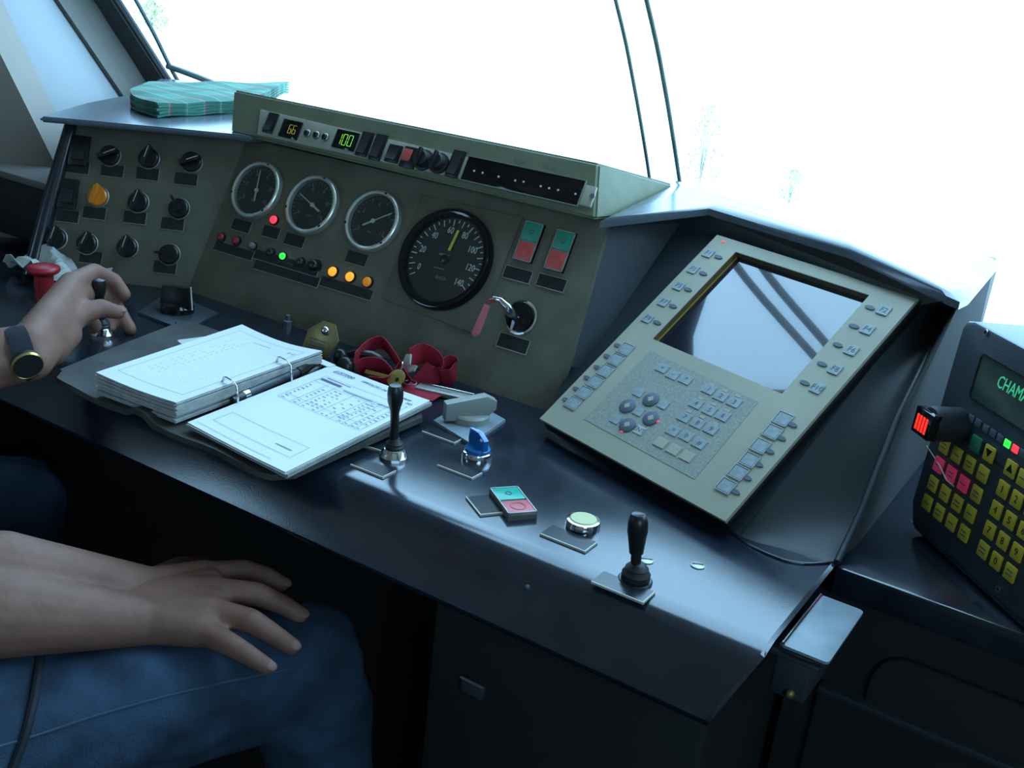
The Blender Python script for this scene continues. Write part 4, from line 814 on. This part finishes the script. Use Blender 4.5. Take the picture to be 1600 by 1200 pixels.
for k in range(5): cloth_layer(zc+.009+k*.0042, (0, 3, -1, 2, 0)[k], k*.4).done('fold', 'plaid', cl, ang=70)

# ================================================================= WIPERS AND ADDED REFLECTION BLOCKER
def wp(pts, rs, label):
    b = B(); P = [ws(x, z, .03) for x, z in pts]; C = []
    c = [P[0]*2-P[1]]+P+[P[-1]*2-P[-2]]; RR = []
    for i in range(1, len(c)-2):
        for k in range(5): t = k/5; C.append(.5*((2*c[i])+(c[i+1]-c[i-1])*t+(2*c[i-1]-5*c[i]+4*c[i+1]-c[i+2])*t*t+(-c[i-1]+3*c[i]-3*c[i+1]+c[i+2])*t**3)); RR.append(rs[i-1]*(1-t)+rs[i]*t)
    C.append(P[-1]); RR.append(rs[-1]); b.tube(C, RR, 8); return tag(b.done('wiper_arm', 'wiper'), label, 'wiper', 'wiper arms outside the windscreen')
wp([(-.70, .17), (-.705, .225), (-.724, .344), (-.748, .455), (-.83, .75), (-.853, 1.07), (-.86, 1.28)], [.0028, .0028, .003, .003, .007, .008, .008], 'thin dark wiper arm behind the windscreen, left of the close pair')
wp([(-.648, .17), (-.653, .215), (-.674, .344), (-.70, .46), (-.78, .75), (-.80, 1.02), (-.81, 1.28)], [.0032, .0032, .0035, .0035, .007, .008, .008], 'thin dark wiper arm behind the windscreen, right of the close pair')
wp([(-1.72, .17), (-1.745, .222), (-1.765, .29), (-1.79, .355), (-1.85, .5)], [.004, .004, .004, .004, .004], 'thin wiper arm close to the left corner pillar')
wp([(-1.755, .232), (-1.69, .224), (-1.63, .214), (-1.58, .20)], [.006, .006, .006, .006], 'short wiper blade end above the green plaid cloth')
b = B(); b.poly([ws(-2.1, .70, -.06), ws(-.84, .70, -.06), ws(-.985, .855, -.06), ws(-1.13, 1.06, -.06), ws(-1.13, 1.25, -.06), ws(-2.1, 1.25, -.06)], .012); tag(b.done('sky_blocker', 'blackm'), 'dark unseen visor hanging inside the windscreen on the driver side', 'blocker')  # unseen panel added, shaped so the terminal screen reflects a dark area
# side ledge with dark box, far left
q0, q1 = at_plane((-300, 262), (0, 1.0, 0), (0, 1, 0)), at_plane((95, 292), (0, 1.0, 0), (0, 1, 0))
o = thing('side_locker', 'black locker with brownish top left of the angled panel', 'locker'); zt = q1.z
b = B(); b.box(-2.18, q1.x+.02, 1.0, 1.3, .012, zt-.012, .006); b.done('body', 'blackm', o); b = B(); b.box(-2.19, q1.x+.025, .995, 1.3, zt-.012, zt, .004); b.done('lid', 'ledge', o)

# ================================================================= DRIVER
def blob(segs, vox, smooth=4, extra=None):
    t = B()
    for (p, q, r0, r1) in segs:
        p, q = V(p), V(q); d = q-p; L_ = d.length
        if L_ < 1e-5: t.ball(p, r0, seg=20); continue
        n = 6; prof = [(max(1e-4, r0*math.cos(math.pi/2*(1-k/n))), -r0*math.sin(math.pi/2*(1-k/n))) for k in range(n+1)] + [(max(1e-4, r1*math.cos(math.pi/2*k/n)), L_+r1*math.sin(math.pi/2*k/n)) for k in range(n+1)]
        prof[0] = (0, prof[0][1]); prof[-1] = (0, prof[-1][1])
        t.lathe(prof, 16, m=Matrix.Translation(p) @ d.to_track_quat('Z', 'Y').to_matrix().to_4x4())
    if extra: extra(t)
    me = bpy.data.meshes.new('blob'); t.b.to_mesh(me); t.b.free(); o = bpy.data.objects.new('blob', me); COL.objects.link(o)
    m = o.modifiers.new('r', 'REMESH'); m.mode = 'VOXEL'; m.voxel_size = vox; m.use_smooth_shade = True
    m = o.modifiers.new('s', 'SMOOTH'); m.factor = .5; m.iterations = smooth
    dg = bpy.context.evaluated_depsgraph_get(); r = bpy.data.meshes.new_from_object(o.evaluated_get(dg)); bpy.data.objects.remove(o); return r
man = thing('person', 'driver in blue jeans, left hand on the lever, right hand on his thigh', 'person')
Z = lambda x, y, z: at_z((x, y), z)
S = []
def chain(pts, rs):
    for k in range(len(pts)-1): S.append((pts[k], pts[k+1], rs[k], rs[k+1]))
# right arm and hand flat on the thigh
DZ = -.050
def Y_(x, y, z): return at_z((x, y), z+DZ)
wrT, wrB = Y_(225, 922, -.068), Y_(222, 970, -.072)
shR, elR = V((-.79, .08, .25)), V((-.86, .36, -.06)); f0 = Y_(0, 898, -.030); f0b = Y_(0, 958, -.045)
chain([shR, elR], [.055, .046]); chain([elR, f0, wrT], [.046, .040, .0235]); chain([elR, f0b, wrB], [.046, .040, .0235])
mc = [Y_(318, 899, -.070), Y_(335, 925, -.066), Y_(332, 957, -.068), Y_(312, 985, -.074)]
for k, m_ in enumerate(mc): chain([wrT.lerp(wrB, k/3), m_], [.0215, .0160])
for k in range(3): chain([wrT.lerp(wrB, .5), mc[k].lerp(mc[k+1], .5)], [.022, .0150])
nails = []
def finger(pts, rs): chain(pts, rs); nails.append((pts[-1], pts[-1]-pts[-2], rs[-1]))
finger([mc[0], Y_(380, 891, -.070), Y_(415, 899, -.080), Y_(440, 912, -.090)], [.014, .0115, .0098, .0086])
finger([mc[1], Y_(402, 928, -.066), Y_(440, 944, -.076), Y_(468, 960, -.084)], [.0145, .0120, .0102, .0089])
finger([mc[2], Y_(392, 970, -.066), Y_(428, 992, -.076), Y_(455, 1010, -.084)], [.014, .0118, .0101, .0088])
finger([mc[3], Y_(362, 1008, -.074), Y_(392, 1026, -.080), Y_(417, 1042, -.088)], [.013, .0108, .0093, .0082])
chain([wrT, Y_(280, 890, -.085), Y_(318, 884, -.105), Y_(345, 886, -.118)], [.018, .014, .0115, .0095])    # thumb, on the inner side of the thigh
# left arm and hand closed on the lever
D_ = lambda x, y, r: at_dist((x, y), r)
wl0, wl1 = D_(44, 535, 1.305), D_(52, 566, 1.300); elL = V((-1.12, .42, .0)); shL = V((-1.13, .08, .25))
chain([shL, elL], [.055, .046]); chain([elL, wl0], [.044, .0205]); chain([elL, wl1], [.044, .0205])
m1, m2, m3, m4 = D_(112, 444, 1.412), D_(118, 462, 1.408), D_(116, 484, 1.398), D_(108, 505, 1.385)
for a, w_ in ((m1, wl0), (m2, wl0.lerp(wl1, .35)), (m3, wl0.lerp(wl1, .7)), (m4, wl1)): chain([w_, a], [.0205, .0155])
chain([D_(75, 545, 1.34), D_(105, 522, 1.365)], [.022, .017])
chain([m1, D_(147, 424, 1.452), D_(178, 438, 1.462), D_(194, 460, 1.458)], [.0140, .0105, .0095, .0085])
chain([m2, D_(156, 452, 1.470), D_(186, 486, 1.465), D_(203, 514, 1.452)], [.0135, .0102, .0094, .0084])
chain([m3, D_(150, 476, 1.465), D_(172, 500, 1.462), D_(172, 513, 1.456)], [.0130, .0095, .0088, .0078])
chain([m4, D_(138, 496, 1.43), D_(150, 510, 1.44), D_(148, 516, 1.445)], [.0120, .0090, .0082, .0074])
th_tip = D_(184, 488, 1.408)
chain([D_(80, 525, 1.35), D_(122, 492, 1.385), D_(157, 481, 1.397), th_tip], [.020, .0140, .0112, .0090]); nails.append((th_tip, th_tip-D_(157, 481, 1.397), .0090))
# torso, neck, head, legs
pel = V((-.93, .03, -.16)); che = V((-.95, .05, .18)); hd = V((-.95, .13, .56))
chain([pel, che], [.13, .13]); chain([che+V((-.09, 0, .03)), che+V((.09, 0, .03))], [.10, .10]); chain([shL, che+V((0, 0, .12))], [.06, .07]); chain([shR, che+V((0, 0, .12))], [.06, .07])
chain([che+V((0, 0, .12)), V((-.95, .09, .44))], [.06, .055])
knR = at_z((478, 1035), -.205); tmR = at_z((215, 1105), -.212); hipR, anR = tmR+(tmR-knR)*1.05, knR+V((.02, .06, -.44)); hipR.z = -.215; hipL, knL, anL = V((-1.03, .06, -.215)), V((-1.10, .70, -.20)), V((-1.08, .80, -.68))
chain([hipR, knR, anR], [.05, .04, .035]); chain([hipL, knL, anL], [.07, .05, .035])
def head(t):
    t.ball(hd+V((0, -.01, .04)), (.076, .095, .088), seg=24); t.ball(hd+V((0, .03, -.035)), (.056, .062, .070), seg=20)
    t.ball(hd+V((0, .098, .0)), (.011, .016, .022)); t.ball(hd+V((0, .105, -.012)), (.014, .012, .010)); t.ball(hd+V((0, .088, -.052)), (.024, .010, .007)); t.ball(hd+V((0, .080, -.085)), (.022, .018, .016))
    for sx in (-1, 1): t.ball(hd+V((sx*.078, -.005, .0)), (.008, .020, .032)); t.ball(hd+V((sx*.030, .078, .030)), (.022, .014, .008))
link('body', blob(S, .0034, 3, head), 'skin', man, ang=180)
for sx in (-1, 1): b = B(); b.ball(hd+V((sx*.030, .083, .012)), (.011, .009, .007)); e_ = b.done('eye', 'ink', man); b = B(); b.ball(hd+V((sx*.030, .091, .012)), (.004, .002, .004)); b.done('iris', 'black', e_)
b = B(); b.ball(hd+V((0, -.028, .062)), (.086, .096, .082), seg=28); b.done('hair', 'hair', man)
for (p, d, r) in nails:
    d = d.normalized(); toC = (CAM-p).normalized(); up_ = (V((0, 0, 1))*.8+toC*.5); up_ = (up_-d*up_.dot(d)).normalized(); sd = d.cross(up_)
    m_ = Matrix((d, sd, up_)).transposed().to_4x4(); m_.translation = p+up_*r*.72+d*r*.25; b = B(); b.ball((0, 0, 0), (r*.75, r*.62, r*.22)); b.done('fingernail', 'nail', man, m_)
# watch
fd = (wl0.lerp(wl1, .5)-elL).normalized(); wc = wl0.lerp(wl1, .5)-fd*.012; zz = (V((0, 0, 1))-fd*fd.z).normalized(); xx = zz.cross(fd)
m_ = Matrix((xx, zz, fd)).transposed().to_4x4(); m_.translation = wc
wt = thing('wristwatch', 'black strapped wristwatch with gold edge on the left wrist', 'watch', m_); wdx = (wl1-wl0)
WS = -1.0; ax2 = wdx.dot(xx); ay2 = wdx.dot(zz)
b = B(); prof_ = circ(0, 0, .031, 36, ry=.0275); angw = math.atan2(ay2, ax2); rows = []
for x, y in prof_+prof_[:1]: X_ = V((x*math.cos(angw)-y*math.sin(angw), x*math.sin(angw)+y*math.cos(angw), 0)); rows.append([X_+V((0, 0, -.011)), X_*1.03, X_+V((0, 0, .011))])
b.grid(rows, .002); b.done('band', 'strap', wt, ang=70)
tc2 = (CAM-wc).normalized(); lx, ly_ = tc2.dot(xx), tc2.dot(zz); dl = V((lx, ly_, 0)).normalized(); dl = V((dl.x*.80+dl.y*.6*WS, dl.y*.80-dl.x*.6*WS, 0)).normalized(); cc = V((dl.y, -dl.x, 0))*.010 + dl*.031
rotw = math.atan2(dl.y, dl.x); mw = Matrix.Translation(cc) @ Matrix.Rotation(rotw, 4, 'Z') @ Matrix.Rotation(math.pi/2, 4, 'Y')
b = B(); b.lathe([(.016, -.002), (.0165, .004), (.015, .006), (0, .006)], 28); cs = b.done('case', 'blackm', wt, mw); b = B(); b.lathe([(.0168, .0035), (.0168, .0045), (.0155, .0062), (.0150, .0055)], 28, cap=False); b.done('gold_bezel', 'brass', cs)
# clothes
def folds(me, amp, sc_, seed):
    me.update(); NV = [v.normal.copy() for v in me.vertices]
    for v, nn_ in zip(me.vertices, NV):
        n_ = nz_.noise(V((v.co.x*sc_[0], v.co.y*sc_[1], v.co.z*sc_[2]+seed))); v.co += nn_*n_*amp
S = []
chain([hipR, tmR, knR], [.088, .071, .061]); chain([knR, knR+V((.015, .02, -.2)), knR+V((.02, .05, -.43))], [.061, .058, .056])
chain([hipL, V((-1.07, .36, -.20)), knL], [.092, .080, .066]); chain([knL, V((-1.08, .72, -.42)), V((-1.08, .76, -.66))], [.068, .060, .058])
chain([pel+V((-.05, 0, -.02)), pel+V((.05, 0, -.02))], [.135, .135])
me = blob(S, .007, 4); folds(me, .012, (14, 9, 14), 2.0); folds(me, .005, (40, 26, 40), 7.0)
jn = link('jeans', me, 'jeans', man, ang=180)
sp_OLD = [at_z((x, y), z) for x, y, z in ((0, 1166, -.165), (120, 1128, -.165), (250, 1085, -.168), (350, 1060, -.172), (430, 1045, -.175))]
S = []; chain([pel+V((0, 0, .03)), che], [.14, .142]); chain([che+V((-.09, 0, .03)), che+V((.09, 0, .03))], [.112, .112]); chain([shL, che+V((0, 0, .11))], [.07, .075]); chain([shR, che+V((0, 0, .11))], [.07, .075])
chain([shR, shR.lerp(elR, .55)], [.07, .066]); chain([shL, shL.lerp(elL, .55)], [.07, .066])
me = blob(S, .008, 4); folds(me, .01, (9, 9, 9), 4.0); link('shirt', me, 'shirt', man, ang=180)
for an in (V((anR.x, anR.y, 0)), V((-1.08, .76, 0))): b = B(); b.box(-.048, .048, -.10, .17, ZF+.001, ZF+.03, .01); b.ball((0, .06, ZF+.045), (.045, .11, .045)); b.ball((0, -.03, ZF+.07), (.045, .06, .06)); b.done('shoe', 'blackm', man, T(an.x, an.y, 0))
# seat
st = thing('swivel_chair', 'dark cloth swivel chair under the driver with pale piped edge', 'chair')
b = B(); b.box(-1.18, -.66, -.22, .56, -.42, -.285, .035, 4); b.done('cushion', 'seat', st); b = B(); b.box(-1.16, -.72, -.36, -.20, -.36, .42, .05, 4); b.done('backrest', 'seat', st)
b = B(); b.lathe([(.05, -.40), (.05, -.70), (.20, -.74), (.20, ZF)], 24, m=T(-.93, .08)); b.done('pedestal', 'blackm', st)
b = B(); b.tube([(-.668, -.18, -.295), (-.668, .50, -.295), (-.70, .555, -.295), (-1.1, .558, -.295)], .003, 8); b.done('piping', 'edged', st)

from mathutils.bvhtree import BVHTree
bv = BVHTree.FromPolygons([v.co for v in jn.data.vertices], [p.vertices[:] for p in jn.data.polygons])
def on_jeans(pts, lift):
    o_ = []
    for p in pts:
        h_ = bv.ray_cast(CAM, ray(p).normalized())
        if h_[0] is not None: o_.append(h_[0]-ray(p).normalized()*lift)
    return o_
def dense(P, k=8): return [(P[i][0]+(P[i+1][0]-P[i][0])*t/k, P[i][1]+(P[i+1][1]-P[i][1])*t/k) for i in range(len(P)-1) for t in range(k)]+[P[-1]]
P_ = on_jeans(dense([(-30, 1175), (60, 1148), (150, 1118), (250, 1090), (350, 1066), (430, 1050), (455, 1044)]), .0004)
b = B(); b.tube(P_, .0011, 6); b.done('seam', 'seamt', man)
P_ = on_jeans(dense([(64, 1014), (60, 1050), (54, 1090), (42, 1140), (28, 1180), (10, 1225)]), .002)
b = B(); b.tube(P_, .0042, 8); tag(b.done('cord', 'strap'), 'dark cord hanging down across the blue jeans', 'cord')
